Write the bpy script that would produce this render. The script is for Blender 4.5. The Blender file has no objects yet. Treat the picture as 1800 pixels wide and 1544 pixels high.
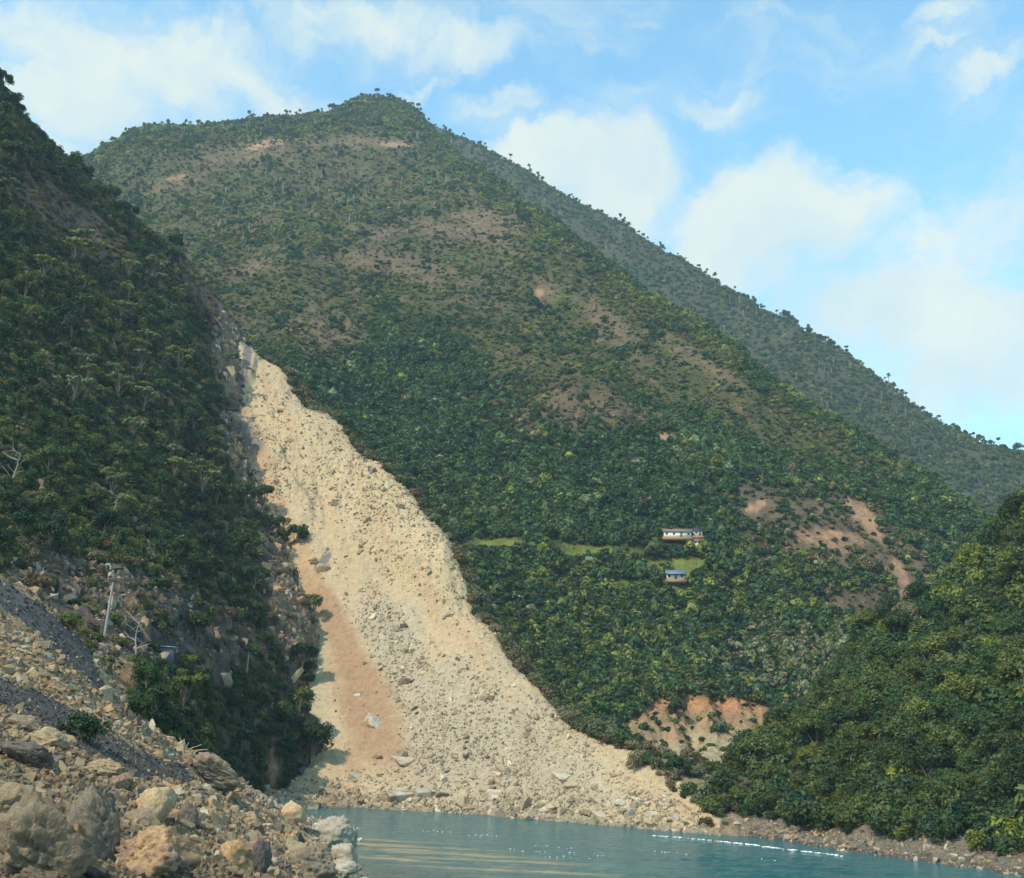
import bpy, math, random
import numpy as np
from mathutils import Matrix, Vector
from mathutils.bvhtree import BVHTree

random.seed(7)
rng = np.random.default_rng(7)
scene = bpy.context.scene
C = scene.collection

# ------------------------------------------------------------------ camera
W0, H0 = 1800.0, 1544.0
F = 1930.0
CAMZ = 11.0
PITCH = math.atan((1330 - 772) / F)
ROLL = math.radians(2.5)
cam_d = bpy.data.cameras.new('camera')
cam = bpy.data.objects.new('camera', cam_d)
C.objects.link(cam)
scene.camera = cam
cam_d.sensor_width = 36.0
cam_d.lens = F / W0 * 36.0
cam_d.clip_start = 0.5
cam_d.clip_end = 8000
RM = Matrix.Rotation(math.pi / 2 + PITCH, 4, 'X') @ Matrix.Rotation(ROLL, 4, 'Z')
cam.matrix_world = Matrix.Translation((0, 0, CAMZ)) @ RM
R3 = np.array(RM.to_3x3())

# ------------------------------------------------------------------ world and sun
HAZE_D = 0.00012
SUN_TO = Vector((-0.52, -0.56, 0.76)).normalized()
sun_el = math.asin(SUN_TO.z)
sun_az = math.atan2(SUN_TO.x, SUN_TO.y)
scene.view_settings.view_transform = 'Standard'
scene.view_settings.look = 'None'
scene.view_settings.gamma = 1.0
scene.view_settings.exposure = 0.0
scene.view_settings.use_curve_mapping = False
scene.render.engine = 'CYCLES'
scene.cycles.use_denoising = True
scene.cycles.max_bounces = 5
scene.cycles.diffuse_bounces = 3
scene.cycles.transparent_max_bounces = 6
scene.cycles.volume_bounces = 0

sun_d = bpy.data.lights.new('sun', 'SUN')
sun_d.energy = 5.0
sun_d.angle = math.radians(0.53)
sun_d.color = (1.0, 0.895, 0.74)
sun = bpy.data.objects.new('sun', sun_d)
C.objects.link(sun)
sun.rotation_euler = SUN_TO.to_track_quat('Z', 'Y').to_euler()


def pix_dir(px, py):
    """world direction, normalised so that forward (y) = 1, of a picture point"""
    px = np.asarray(px, float); py = np.asarray(py, float)
    v = np.stack([(px - W0 / 2) / F, (H0 / 2 - py) / F, -np.ones_like(px)], -1)
    w = v @ R3.T
    return w / w[..., 1:2]


def wp(px, py, d):
    w = pix_dir(px, py)
    d = np.asarray(d, float)
    p = w * d[..., None]
    p[..., 2] += CAMZ
    return p


def tanel(px, py):
    return pix_dir(px, py)[..., 2]


def project(P):
    q = (P - np.array([0, 0, CAMZ])) @ R3
    z = np.minimum(q[..., 2], -1e-3)
    return W0 / 2 + F * q[..., 0] / -z, H0 / 2 - F * q[..., 1] / -z, -q[..., 2]


class NT:
    def __init__(self, tree):
        self.t = tree
        tree.nodes.clear()

    def n(self, typ, ins=None, **props):
        nd = self.t.nodes.new(typ)
        for k, v in props.items():
            setattr(nd, k, v)
        if ins:
            for k, v in ins.items():
                s = nd.inputs[k]
                if hasattr(v, 'node'):
                    self.t.links.new(v, s)
                else:
                    s.default_value = v
        return nd

    def m(self, op, a, b=0.0, c=None, clamp=False):
        ins = {0: a, 1: b}
        if c is not None:
            ins[2] = c
        nd = self.n('ShaderNodeMath', ins, operation=op)
        nd.use_clamp = clamp
        return nd.outputs[0]

    def mixc(self, f, a, b, mode='MIX'):
        nd = self.n('ShaderNodeMix', None, data_type='RGBA', blend_type=mode)
        for k, v in ((0, f), (6, a), (7, b)):
            if hasattr(v, 'node'):
                self.t.links.new(v, nd.inputs[k])
            else:
                nd.inputs[k].default_value = v
        return nd.outputs[2]

    def ramp(self, f, stops, interp='LINEAR'):
        nd = self.n('ShaderNodeValToRGB', {0: f})
        cr = nd.color_ramp
        cr.interpolation = interp
        while len(cr.elements) > 1:
            cr.elements.remove(cr.elements[-1])
        cr.elements[0].position = stops[0][0]
        cr.elements[0].color = stops[0][1] + (1,)
        for p, c in stops[1:]:
            e = cr.elements.new(p)
            e.color = c + (1,)
        return nd.outputs[0]


world = bpy.data.worlds.new('World')
scene.world = world
world.use_nodes = True
nt = NT(world.node_tree)
sky = nt.n('ShaderNodeTexSky', sky_type='NISHITA', sun_disc=False, sun_elevation=sun_el, sun_rotation=sun_az,
           altitude=600, air_density=1.0, dust_density=0.6, ozone_density=1.0)
tc = nt.n('ShaderNodeTexCoord')
sep = nt.n('ShaderNodeSeparateXYZ', {0: tc.outputs['Generated']})
az = nt.m('ARCTAN2', sep.outputs[0], sep.outputs[1])
el = nt.m('ARCSINE', sep.outputs[2])
vec = nt.n('ShaderNodeCombineXYZ', {0: az, 1: el, 2: 0.0}).outputs[0]
n1 = nt.n('ShaderNodeTexNoise', {'Vector': vec, 'Scale': 7.0, 'Detail': 8.0, 'Roughness': 0.60})
warp = nt.n('ShaderNodeVectorMath', {0: n1.outputs[1], 1: (0.5, 0.5, 0.5)}, operation='SUBTRACT').outputs[0]
warp = nt.n('ShaderNodeVectorMath', {0: warp, 'Scale': 0.15}, operation='SCALE').outputs[0]
v2 = nt.n('ShaderNodeVectorMath', {0: vec, 1: warp}, operation='ADD').outputs[0]
# cloud banks: picture point -> bearing and elevation, half sizes (radians), weight
BANKS = [(1090, 340, 150, 105, 1.0), (1340, 380, 190, 95, 1.1), (1000, 300, 150, 60, .8), (880, 215, 90, 32, .8), (1660, 430, 190, 70, .8),
         (1740, 370, 110, 55, .7), (1600, 560, 240, 100, .9), (1740, 660, 190, 100, .9), (1740, 120, 100, 26, .75),
         (500, 180, 110, 45, .85), (130, 190, 200, 80, .85), (330, 110, 190, 100, .8), (100, 60, 220, 70, .75), (620, 40, 240, 60, .6),
         (800, 90, 130, 60, .6), (250, 250, 130, 40, .5), (740, 160, 70, 14, .5), (1290, 165, 100, 28, .42), (1380, 20, 110, 22, .35), (1650, 70, 90, 16, .45),
         (1450, 140, 80, 14, .3), (1680, 10, 100, 18, .4), (60, 300, 160, 60, .85), (1560, 470, 60, 60, .5), (1130, 10, 90, 16, .3)]
dens = None
for (bx, by, bw, bh, wt) in BANKS:
    d0 = pix_dir(bx, by); d0 = d0 / np.linalg.norm(d0)
    a0, e0 = math.atan2(d0[0], d0[1]), math.asin(d0[2])
    off = nt.n('ShaderNodeVectorMath', {0: v2, 1: (a0, e0, 0)}, operation='SUBTRACT').outputs[0]
    sc = nt.n('ShaderNodeVectorMath', {0: off, 1: (F / bw / 1.02, F / bh / 1.02, 0)}, operation='MULTIPLY').outputs[0]
    ln = nt.n('ShaderNodeVectorMath', {0: sc}, operation='LENGTH').outputs[1]
    g = nt.m('SUBTRACT', 1.45, ln, clamp=True)
    g = nt.m('MULTIPLY', g, wt)
    dens = g if dens is None else nt.m('MAXIMUM', dens, g)
# the same kind of broken cloud over the rest of the sky
n0 = nt.n('ShaderNodeTexNoise', {'Vector': nt.n('ShaderNodeVectorMath', {0: tc.outputs['Generated'], 1: (1.0, 1.0, 2.2)}, operation='MULTIPLY').outputs[0],
                               'Scale': 2.6, 'Detail': 6.0, 'Roughness': 0.6})
rest = nt.m('MULTIPLY', nt.m('SUBTRACT', n0.outputs[0], 0.50, clamp=True), 2.6)
outm = nt.m('SUBTRACT', nt.m('ABSOLUTE', az), 0.50)
outm = nt.m('MULTIPLY', outm, 6.0, clamp=True)
oute = nt.m('MULTIPLY', nt.m('SUBTRACT', el, 0.62), 6.0, clamp=True)
rest = nt.m('MULTIPLY', rest, nt.m('MAXIMUM', outm, oute))
dens = nt.m('MAXIMUM', dens, rest)
n2 = nt.n('ShaderNodeTexNoise', {'Vector': nt.n('ShaderNodeVectorMath', {0: v2, 1: (1.0, 1.5, 1.0)}, operation='MULTIPLY').outputs[0], 'Scale': 10.0, 'Detail': 9.0, 'Roughness': 0.60})
mask = nt.m('ADD', dens, nt.m('MULTIPLY', nt.m('SUBTRACT', n2.outputs[0], 0.5), 1.7))
mask = nt.m('MULTIPLY', nt.m('SUBTRACT', mask, 0.02), 1.15, clamp=True)
vs = nt.n('ShaderNodeVectorMath', {0: v2, 1: (2.2, 6.5, 1.0)}, operation='MULTIPLY').outputs[0]
veil = nt.n('ShaderNodeTexNoise', {'Vector': vs, 'Scale': 2.2, 'Detail': 7.0, 'Roughness': 0.6}).outputs[0]
veil = nt.m('MULTIPLY', nt.m('SUBTRACT', veil, 0.42, clamp=True), 2.2)
mask = nt.m('MAXIMUM', mask, nt.m('MINIMUM', veil, 0.42))
mask = nt.n('ShaderNodeMapRange', {0: mask, 1: 0.0, 2: 1.0, 3: 0.0, 4: 0.90}, interpolation_type='SMOOTHSTEP').outputs[0]
skyc = nt.mixc(1.0, sky.outputs[0], (2.00, 2.78, 2.45, 1), 'MULTIPLY')
cl_s = nt.n('ShaderNodeTexNoise', {'Vector': v2, 'Scale': 9.0, 'Detail': 4.0, 'Roughness': 0.5})
cfac = nt.n('ShaderNodeMapRange', {0: cl_s.outputs[0], 1: 0.35, 2: 0.65}).outputs[0]
cloudc = nt.mixc(cfac, (4.9, 5.9, 5.9, 1), (6.3, 6.6, 5.8, 1))
hz = nt.m('SUBTRACT', 1.0, nt.m('MULTIPLY', el, 2.6, clamp=True), clamp=True)
skyc = nt.mixc(nt.m('MULTIPLY', hz, 0.5), skyc, (3.1, 4.8, 5.9, 1))
col = nt.mixc(mask, skyc, cloudc)
bg = nt.n('ShaderNodeBackground', {'Color': col, 'Strength': 0.15})
nt.n('ShaderNodeOutputWorld', {0: bg.outputs[0]})


# ------------------------------------------------------------------ numeric helpers
def _hash(ix, iy, seed):
    h = (ix.astype(np.int64) * 374761393 + iy.astype(np.int64) * 668265263 + seed * 974634777) & 0xffffffff
    h = ((h ^ (h >> 13)) * 1274126177) & 0xffffffff
    h = h ^ (h >> 16)
    return h


def noise2(x, y, seed=0):
    """gradient noise about -1..1"""
    x0 = np.floor(x); y0 = np.floor(y)
    fx = x - x0; fy = y - y0
    u = fx * fx * fx * (fx * (fx * 6 - 15) + 10); v = fy * fy * fy * (fy * (fy * 6 - 15) + 10)
    r = 0
    out = []
    for dx in (0, 1):
        for dy in (0, 1):
            a = _hash(x0 + dx, y0 + dy, seed) / 4294967296.0 * 2 * np.pi
            out.append(np.cos(a) * (fx - dx) + np.sin(a) * (fy - dy))
    a = out[0] * (1 - v) + out[1] * v
    b = out[2] * (1 - v) + out[3] * v
    return (a * (1 - u) + b * u) * 1.5


def fbm(x, y, oct=4, seed=0, gain=0.5, lac=2.03):
    s = 0; a = 1.0; t = 0
    for i in range(oct):
        s = s + a * noise2(x, y, seed + i * 17)
        t += a
        a *= gain; x = x * lac + 13.7; y = y * lac + 7.1
    return s / t


def ridged(x, y, oct=4, seed=0, gain=0.55, lac=2.1):
    s = 0; a = 1.0; t = 0
    for i in range(oct):
        s = s + a * (1 - 2 * np.abs(noise2(x, y, seed + i * 31)))
        t += a
        a *= gain; x = x * lac + 3.7; y = y * lac + 9.1
    return s / t


def sstep(a, b, x):
    t = np.clip((x - a) / (b - a), 0, 1)
    return t * t * (3 - 2 * t)


def inpoly(px, py, poly):
    px = np.asarray(px); py = np.asarray(py)
    ins = np.zeros(px.shape, bool)
    n = len(poly)
    for i in range(n):
        x1, y1 = poly[i]; x2, y2 = poly[(i + 1) % n]
        c = ((y1 > py) != (y2 > py))
        with np.errstate(divide='ignore', invalid='ignore'):
            xx = (x2 - x1) * (py - y1) / ((y2 - y1) if y2 != y1 else 1e-9) + x1
        ins ^= c & (px < xx)
    return ins


def blob(px, py, cx, cy, rx, ry, rot=0.0):
    c, s = math.cos(math.radians(rot)), math.sin(math.radians(rot))
    dx, dy = px - cx, py - cy
    a = (dx * c + dy * s) / rx; b = (-dx * s + dy * c) / ry
    return np.sqrt(a * a + b * b)


class Surf:
    """smooth ground through surveyed points"""
    def __init__(self, pts, c=8.0, extra=None):
        self.P = np.array(pts, float)
        self.c = c
        n = len(self.P)
        x, y, z = self.P.T
        r = np.sqrt((x[:, None] - x) ** 2 + (y[:, None] - y) ** 2 + c * c)
        Q = np.stack([np.ones(n), x / 100, y / 100], 1)
        A = np.zeros((n + 3, n + 3))
        A[:n, :n] = r - np.eye(n) * 0.6
        A[:n, n:] = Q; A[n:, :n] = Q.T
        self.w = np.linalg.solve(A, np.concatenate([z, np.zeros(3)]))
        self.extra = extra

    def base(self, x, y):
        sh = np.shape(x)
        x = np.ravel(x).astype(float); y = np.ravel(y).astype(float)
        out = self.w[-3] + self.w[-2] * x / 100 + self.w[-1] * y / 100
        for i in range(len(self.P)):
            out += self.w[i] * np.sqrt((x - self.P[i, 0]) ** 2 + (y - self.P[i, 1]) ** 2 + self.c ** 2)
        return out.reshape(sh)

    def __call__(self, x, y):
        z = self.base(x, y)
        if self.extra is not None:
            z = z + self.extra(x, y, z)
        return z


def P3(lst):
    a = np.array(lst, float)
    return [tuple(p) for p in wp(a[:, 0], a[:, 1], a[:, 2])]


def behind(lst, dd, dpy):
    """points further along the same bearing and lower in view: the far side of a crest"""
    return P3([(p[0], p[1] + dpy, p[2] * dd) for p in lst])


# ------------------------------------------------------------------ survey of the ground
# C: the slope that slid
def dC(px, py):
    t = tanel(px, py)
    f = np.interp(px, [0, 470, 800, 1250], [236, 236, 226, 193])
    s = 0.62 + 0.22 * sstep(0.02, 0.30, t)
    return (s * f + 11) / (s - t)


def withd(fn, lst):
    return [(p[0], p[1], float(fn(np.array(p[0], float), np.array(p[1], float)))) for p in lst]


crestC = withd(dC, [(385, 540), (425, 592), (500, 655), (594, 739), (672, 816), (730, 878), (780, 936), (806, 985), (826, 1038), (860, 1096), (897, 1152), (961, 1215), (1046, 1290), (1110, 1335), (1205, 1402), (1250, 1442)])
intC = withd(dC, [(430, 700), (500, 850), (620, 850), (560, 1000), (680, 1000), (780, 1100), (620, 1150), (560, 1280), (700, 1280), (850, 1300),
                  (300, 500), (150, 500), (200, 800), (0, 700), (300, 1000), (400, 1200), (100, 1100), (1000, 1380), (700, 1370), (550, 1360), (950, 1290)])
ptsC = P3(crestC) + P3(intC) + behind(crestC[:-3], 1.10, 55) + behind(crestC[:-3], 1.3, 160)
ptsC += P3([(p[0] + 120, p[1] + 190, p[2] * 1.02) for p in crestC[1:9]])
footC = [(470, 1400), (600, 1404), (800, 1420), (1000, 1437), (1150, 1449), (1250, 1455)]
for (px_, py_) in footC + [(200, 1380), (0, 1370)]:
    f_ = float(np.interp(px_, [0, 470, 800, 1250], [236, 236, 226, 193]))
    u_ = float(pix_dir(px_, py_)[0])
    ptsC.append((u_ * f_, f_, 0.0)); ptsC.append((u_ * (f_ - 22), f_ - 22, -5.0)); ptsC.append((u_ * (f_ - 80), f_ - 80, -8.0))
ptsC += [(48, 185, -3), (60, 205, -1), (75, 240, 2), (90, 300, 5), (140, 400, 10), (70, 150, -6)]

SCAR = [(395, 545), (430, 580), (520, 655), (604, 733), (682, 810), (742, 871), (796, 931), (824, 983), (842, 1034), (876, 1089), (977, 1205), (1064, 1279), (1222, 1392), (1268, 1430), (1268, 1475),
        (900, 1450), (440, 1425), (440, 1350), (480, 1000), (380, 760)]


def exC(x, y, z):
    # grooves run down the slope, coarser bedrock ribs in the upper half
    a = x * 0.93 + y * 0.36; b = -x * 0.36 + y * 0.93
    up = sstep(25, 75, z)
    px, py, _ = project(np.stack([x, y, z], -1))
    g = fbm(a / 9.0, b / 60.0, 4, 3) * (0.7 + 1.6 * up)
    rock = ridged(a / 8.0, b / 11.0, 5, 11, .62) * (0.25 + 3.0 * up * sstep(-0.25, 0.35, fbm(x / 40, y / 40, 2, 55)))
    fine = fbm(x / 1.6, y / 1.6, 3, 5) * 0.35 + up * (ridged(a / 3.1, b / 4.5, 4, 15, .6) * 1.15 + ridged(a / 1.3, b / 1.9, 2, 19) * .42) * sstep(-.35, .2, fbm(x / 25, y / 25, 2, 57))
    ledge = 0
    for (cx, cy, rx, ry, rt, h) in [(820, 985, 60, 55, 40, 5), (430, 640, 22, 70, 8, 4), (640, 790, 190, 8, 50, 2.5),
                                    (450, 790, 60, 22, 35, 4), (500, 900, 50, 50, 0, 3), (760, 1030, 70, 28, 40, 3)]:
        ledge = ledge + h * sstep(1.15, 0.6, blob(px, py, cx, cy, rx, ry, rt) + 0.25 * noise2(x / 6, y / 6, 91))
    cr_ = sstep(4, 40, np.interp(px, CRX, CRD) - y)
    return (g * (.1 + .9 * cr_) + rock) * (0.12 + .75 * cr_) + fine + ledge * (0.2 + .8 * cr_)


CRX = np.array([p[0] for p in crestC]); CRD = np.array([p[2] for p in crestC])
surfC = Surf(ptsC, 8, exC)

# B: the wooded buttress on the left
crestB = [(-200, -160, 330), (-60, 60, 332), (10, 175, 335), (60, 235, 345), (150, 318, 375), (220, 385, 395), (290, 440, 410), (350, 485, 425), (400, 556, 440)]
edgeB = [(415, 612, 424), (420, 690, 400), (398, 725, 382), (425, 800, 354), (466, 890, 332), (505, 1000, 308), (540, 1090, 289), (530, 1150, 276), (500, 1192, 268),
         (540, 1250, 256), (562, 1300, 253), (562, 1340, 249), (545, 1364, 245)]
intB = [(0, 500, 262), (200, 500, 328), (330, 600, 352), (0, 800, 203), (150, 800, 232), (300, 800, 282), (400, 900, 302), (100, 950, 190), (250, 950, 216), (380, 1000, 262),
        (450, 1080, 272), (-150, 700, 195), (-150, 400, 250), (100, 640, 262), (250, 700, 292), (400, 640, 392),
        (30, 1050, 152), (120, 1050, 168), (250, 1060, 186), (350, 1100, 212), (450, 1130, 256),
        (90, 1108, 146), (190, 1132, 157), (280, 1155, 176), (400, 1192, 212), (440, 1212, 243), (490, 1230, 256),
        (30, 1100, 135), (120, 1150, 128), (200, 1200, 126), (260, 1280, 130), (330, 1330, 138), (400, 1372, 165), (470, 1378, 235),
        (300, 1225, 158), (400, 1290, 200), (470, 1300, 238), (380, 1330, 170), (440, 1340, 222), (510, 1366, 240), (510, 1320, 244)]
ptsB = P3(crestB) + P3(edgeB) + P3(intB) + behind(crestB, 1.12, 90) + behind(crestB, 1.4, 260)
ptsB += [(x, y, z) for (x, y, z) in [(-60, 110, -3), (-30, 160, -6), (-25, 210, -6), (-80, 70, 6), (-40, 180, -5), (-48, 205, -4)]]
for (p, q, d) in edgeB:
    for off in ((62, 1.02),):
        u = float(pix_dir(p + off[0], q)[0]); dd = d * off[1]
        zc = float(surfC.base(np.array(u * dd), np.array(dd)))
        if q < 1180:
            ptsB.append((u * dd, dd, min(zc, 200) - 14))
for (p, d) in ((640, 220), (660, 260), (650, 300), (600, 340), (560, 380), (540, 430), (520, 480)):
    u = float(pix_dir(p, 1000)[0]); ptsB.append((u * d, d, float(surfC.base(np.array(u * d), np.array(float(d)))) - 18))


def exB(x, y, z):
    px, py, _ = project(np.stack([x, y, z], -1))
    cliff = np.clip(sstep(1.3, 0.7, blob(px, py, 250, 1075, 260, 90, 20)) + sstep(1.3, .7, blob(px, py, 520, 1050, 60, 130, 0)) + sstep(1.3, .7, blob(px, py, 400, 620, 45, 90, 0)) + sstep(1.3, .7, blob(px, py, 470, 1320, 90, 60, 0)), 0, 1)
    n = fbm(x / 22, y / 22, 4, 21) * 3.2
    r = ridged(x / 9 + 0.4 * z / 9, y / 13, 5, 23) * 2.6 * cliff
    road = sstep(1.2, 0.6, blob(px, py, 270, 1160, 230, 20, 17))
    return n * (1 - 0.7 * road) + r * (1 - 0.8 * road) + fbm(x / 3, y / 3, 3, 29) * 0.7


surfB = Surf(ptsB, 6, exB)


# M: the big mountain; N: the ridge behind it
def dM(px, py):
    t = tanel(px, py)
    s = 0.84 + 0.03 * np.sin(px / 260.0)
    f = np.interp(px, [0, 1000, 1400, 1800], [350, 320, 340, 380])
    return (s * f + 11) / (s - t)


crestM = withd(dM, [(-250, 420), (60, 330), (150, 285), (230, 240), (330, 236), (440, 220), (548, 220), (580, 206), (615, 201), (655, 201), (690, 203), (725, 216), (765, 243), (800, 275), (900, 340), (1000, 415), (1100, 490),
                    (1200, 560), (1300, 625), (1400, 700), (1500, 765), (1600, 835), (1700, 905), (1800, 985), (1950, 1080)])
gridM = withd(dM, [(x, y) for x in range(-200, 2000, 170) for y in range(330, 1330, 125) if y > np.interp(x, [0, 600, 1800], [330, 230, 985]) + 60])
ptsM = P3(crestM) + P3(gridM) + behind(crestM, 1.08, 60) + behind(crestM, 1.3, 230)
ptsM += [(-100, 250, -10), (0, 240, -10), (60, 255, -8), (110, 280, -4), (160, 300, 0), (240, 330, 4), (-250, 250, -10), (400, 360, 8)]


def exM(x, y, z):
    a = fbm(x / 170, y / 260, 4, 41) * 17
    b = ridged((x + .35 * y) / 95 + fbm(x / 120, y / 120, 2, 8) * 0.6, y / 260, 4, 43) * 15
    px, py, _ = project(np.stack([x, y, z], -1))
    s = sstep(1.25, 0.6, blob(px, py, 1240, 1280, 130, 65, 0) + 0.2 * noise2(x / 15, y / 15, 7))
    gul = ridged(x / 11, y / 45, 5, 47) * 7 * s
    cb = sstep(-20, 110, py - np.interp(px, [c[0] for c in crestM], [c[1] for c in crestM]))
    return (a + b) * sstep(250, 420, y) * (1 - .8 * s) * (.2 + .8 * cb) + gul + fbm(x / 12, y / 12, 3, 45) * 1.3


surfM = Surf(ptsM, 30, exM)

crestN0 = [(500, 215), (620, 196), (700, 200), (760, 222), (830, 252), (900, 292), (960, 328), (1030, 368), (1100, 408), (1200, 468), (1300, 526), (1400, 578), (1480, 628), (1560, 688), (1640, 748),
           (1720, 788), (1800, 806), (1950, 850)]
dN = lambda p: float(np.interp(p, [500, 700, 1100, 1500, 1800, 2000], [1560, 1540, 1370, 1180, 1080, 1040]))
crestN = [(a, b, dN(a)) for a, b in crestN0]
ptsN = P3(crestN) + behind(crestN, 1.08, 60) + behind(crestN, 1.3, 260)
ptsN += P3([(a, b + 160, dN(a) * 0.84) for a, b in crestN0]) + P3([(a, b + 420, dN(a) * 0.66) for a, b in crestN0])


def exN(x, y, z):
    return fbm(x / 150, y / 200, 4, 61) * 9 + ridged(x / 70, y / 160, 4, 63) * 7 + fbm(x / 12, y / 12, 3, 65)


surfN = Surf(ptsN, 25, exN)

# R: wooded hill on the right
crestR = [(1262, 1400, 205), (1275, 1362, 218), (1330, 1318, 232), (1400, 1298, 236), (1450, 1240, 240), (1520, 1130, 246), (1590, 1085, 240), (1660, 1068, 240), (1720, 1005, 244), (1770, 950, 248), (1810, 915, 250), (1900, 830, 250), (2050, 700, 250)]
ptsR = P3(crestR) + behind(crestR, 1.1, 60) + behind(crestR, 1.4, 200)
shoreR = [(1250, 1455, 193), (1330, 1472), (1400, 1482), (1480, 1496), (1560, 1507), (1650, 1519), (1730, 1530), (1800, 1541), (2000, 1566), (2300, 1600)]
ptsR0 = []
for s in shoreR:
    d = -CAMZ / float(tanel(s[0], s[1])); u = float(pix_dir(s[0], s[1])[0])
    ptsR0.append((u * d, d, 0.0)); ptsR.append((u * d, d, 0.0)); ptsR.append((u * d - 9, d - 12, -4.0)); ptsR.append((u * d + 4, d + 5, 1.8)); ptsR.append((u * d + 9, d + 11, 6.5)); ptsR.append((u * d - 30, d - 45, -6))
ptsR += P3([(1400, 1400, 196), (1550, 1400, 174), (1550, 1300, 196), (1700, 1400, 158), (1700, 1250, 190), (1800, 1300, 172), (1800, 1120, 210), (1650, 1180, 216), (1900, 1200, 180), (2100, 1300, 150), (2100, 1000, 200)])


def exR(x, y, z):
    return fbm(x / 30, y / 30, 3, 71) * 2.5 * sstep(1, 10, z) + fbm(x / 3, y / 3, 3, 73) * 0.35


surfR = Surf(ptsR, 6, exR)

# A: the rubble bank at our feet
ptsA = P3([(0, 1012, 95), (60, 1050, 95), (100, 1085, 97), (160, 1135, 101), (210, 1245, 106), (270, 1290, 111), (330, 1322, 117), (400, 1368, 130), (440, 1384, 150),
           (60, 1500, 26), (0, 1400, 32), (200, 1500, 30), (350, 1500, 36), (500, 1520, 60), (540, 1480, 98), (0, 1300, 48), (150, 1350, 50), (300, 1400, 55), (400, 1450, 72), (450, 1418, 118),
           (0, 1190, 70), (150, 1270, 75), (300, 1350, 86), (380, 1388, 106), (0, 1100, 85), (100, 1170, 86), (200, 1250, 95), (-200, 1500, 26), (-200, 1200, 60), (-200, 950, 90), (-200, 1350, 38), (420, 1540, 40), (200, 1544, 24), (540, 1544, 62)])
for (px_, py_) in [(640, 1548), (622, 1500), (600, 1470), (570, 1446), (520, 1424), (478, 1406)]:
    d = -CAMZ / float(tanel(px_, py_)); u = float(pix_dir(px_, py_)[0])
    d *= 1.0
    ptsA.append((u * d, d, 0.0)); ptsA.append((u * d + 10, d - 2, -4.0)); ptsA.append((u * d - 8, d - 3, 2.0))
ptsA += [(-5, 70, -.2), (4, 50, -.3), (12, 30, 0.0), (20, 15, 0.0), (12, 70, -5), (30, 30, -5), (0, 0, 9.3), (-12, 8, 9.3), (6, 8, 8.2), (6, -20, 9), (-30, -10, 12), (-50, 30, 15), (-80, 90, 30),
         (-100, 130, 25), (-75, 140, 14), (-60, 150, 6), (-50, 165, 2), (-47, 190, -.6), (-52, 200, .8), (-30, 190, -4), (-30, 215, -4), (-20, 160, -5), (-15, 130, -5), (-4, 92, -4), (-8, 30, 7.6), (0, 25, 5.0)]


def exA(x, y, z):
    r = np.sqrt(x * x + y * y)
    return fbm(x / 6, y / 6, 3, 81) * 0.5 * np.clip(r / 60, .4, 1.2) + fbm(x / 1.3, y / 1.3, 4, 83) * 0.16


ptsA += P3([(470, 1390, 232), (510, 1388, 236), (555, 1388, 238), (600, 1392, 238)])
for (px_, py_) in [(500, 1402), (560, 1404), (610, 1406)]:
    d = -CAMZ / float(tanel(px_, py_)); u = float(pix_dir(px_, py_)[0])
    ptsA.append((u * d, d, 0.0)); ptsA.append((u * (d - 14), d - 14, -3.0))
ptsA += [(-120, 60, 24), (-160, 110, 30), (-220, 200, 30), (-70, 0, 14), (-160, 0, 22), (-12, 240, -4), (-50, 260, 3), (-36, 262, 3)]
surfA = Surf(ptsA, 4, exA)


# ------------------------------------------------------------------ mesh helpers
def mesh_from(name, V, Fq, mats=None, midx=None, smooth=True, attrs=None):
    me = bpy.data.meshes.new(name)
    V = np.asarray(V, np.float32); Fq = np.asarray(Fq, np.int32)
    k = Fq.shape[1]
    me.vertices.add(len(V)); me.vertices.foreach_set('co', V.ravel())
    me.loops.add(Fq.size); me.loops.foreach_set('vertex_index', Fq.ravel())
    me.polygons.add(len(Fq)); me.polygons.foreach_set('loop_start', np.arange(0, Fq.size, k, dtype=np.int32))
    me.update(calc_edges=True)
    if smooth:
        me.polygons.foreach_set('use_smooth', np.ones(len(Fq), bool))
    if midx is not None:
        me.polygons.foreach_set('material_index', np.asarray(midx, np.int32))
    for m in (mats or []):
        me.materials.append(m)
    if attrs:
        for an, (typ, data) in attrs.items():
            if typ == 'COL':
                a = me.color_attributes.new(an, 'FLOAT_COLOR', 'POINT')
                a.data.foreach_set('color', np.concatenate([data, np.ones((len(data), 1))], 1).astype(np.float32).ravel())
            else:
                a = me.attributes.new(an, typ, 'POINT')
                if typ == 'FLOAT_VECTOR':
                    a.data.foreach_set('vector', np.asarray(data, np.float32).ravel())
                elif typ == 'INT':
                    a.data.foreach_set('value', np.asarray(data, np.int32))
                else:
                    a.data.foreach_set('value', np.asarray(data, np.float32))
    me.update()
    return me


def link(name, me, parent=None, loc=None, **props):
    o = bpy.data.objects.new(name, me)
    C.objects.link(o)
    if parent is not None:
        o.parent = parent
    if loc is not None:
        o.location = loc
    for k, v in props.items():
        o[k] = v
    return o


def fan_grid(surf, p0, p1, y0, y1, na, nd, power=1.0, linear=False):
    u = np.linspace((p0 - 900) / F, (p1 - 900) / F, na)
    s = np.linspace(0, 1, nd)
    Y = (y0 + (y1 - y0) * s) if linear else y0 * (y1 / y0) ** s
    U, YY = np.meshgrid(u, Y)
    X = U * YY
    Z = surf(X, YY)
    V = np.stack([X, YY, Z], -1)
    idx = np.arange(na * nd).reshape(nd, na)
    Fq = np.stack([idx[:-1, :-1], idx[:-1, 1:], idx[1:, 1:], idx[1:, :-1]], -1).reshape(-1, 4)
    return V.reshape(-1, 3), Fq


def compact(V, Fq, keep):
    Fq = Fq[keep]
    used = np.unique(Fq)
    m = np.full(len(V), -1); m[used] = np.arange(len(used))
    return V[used], m[Fq], used


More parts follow.
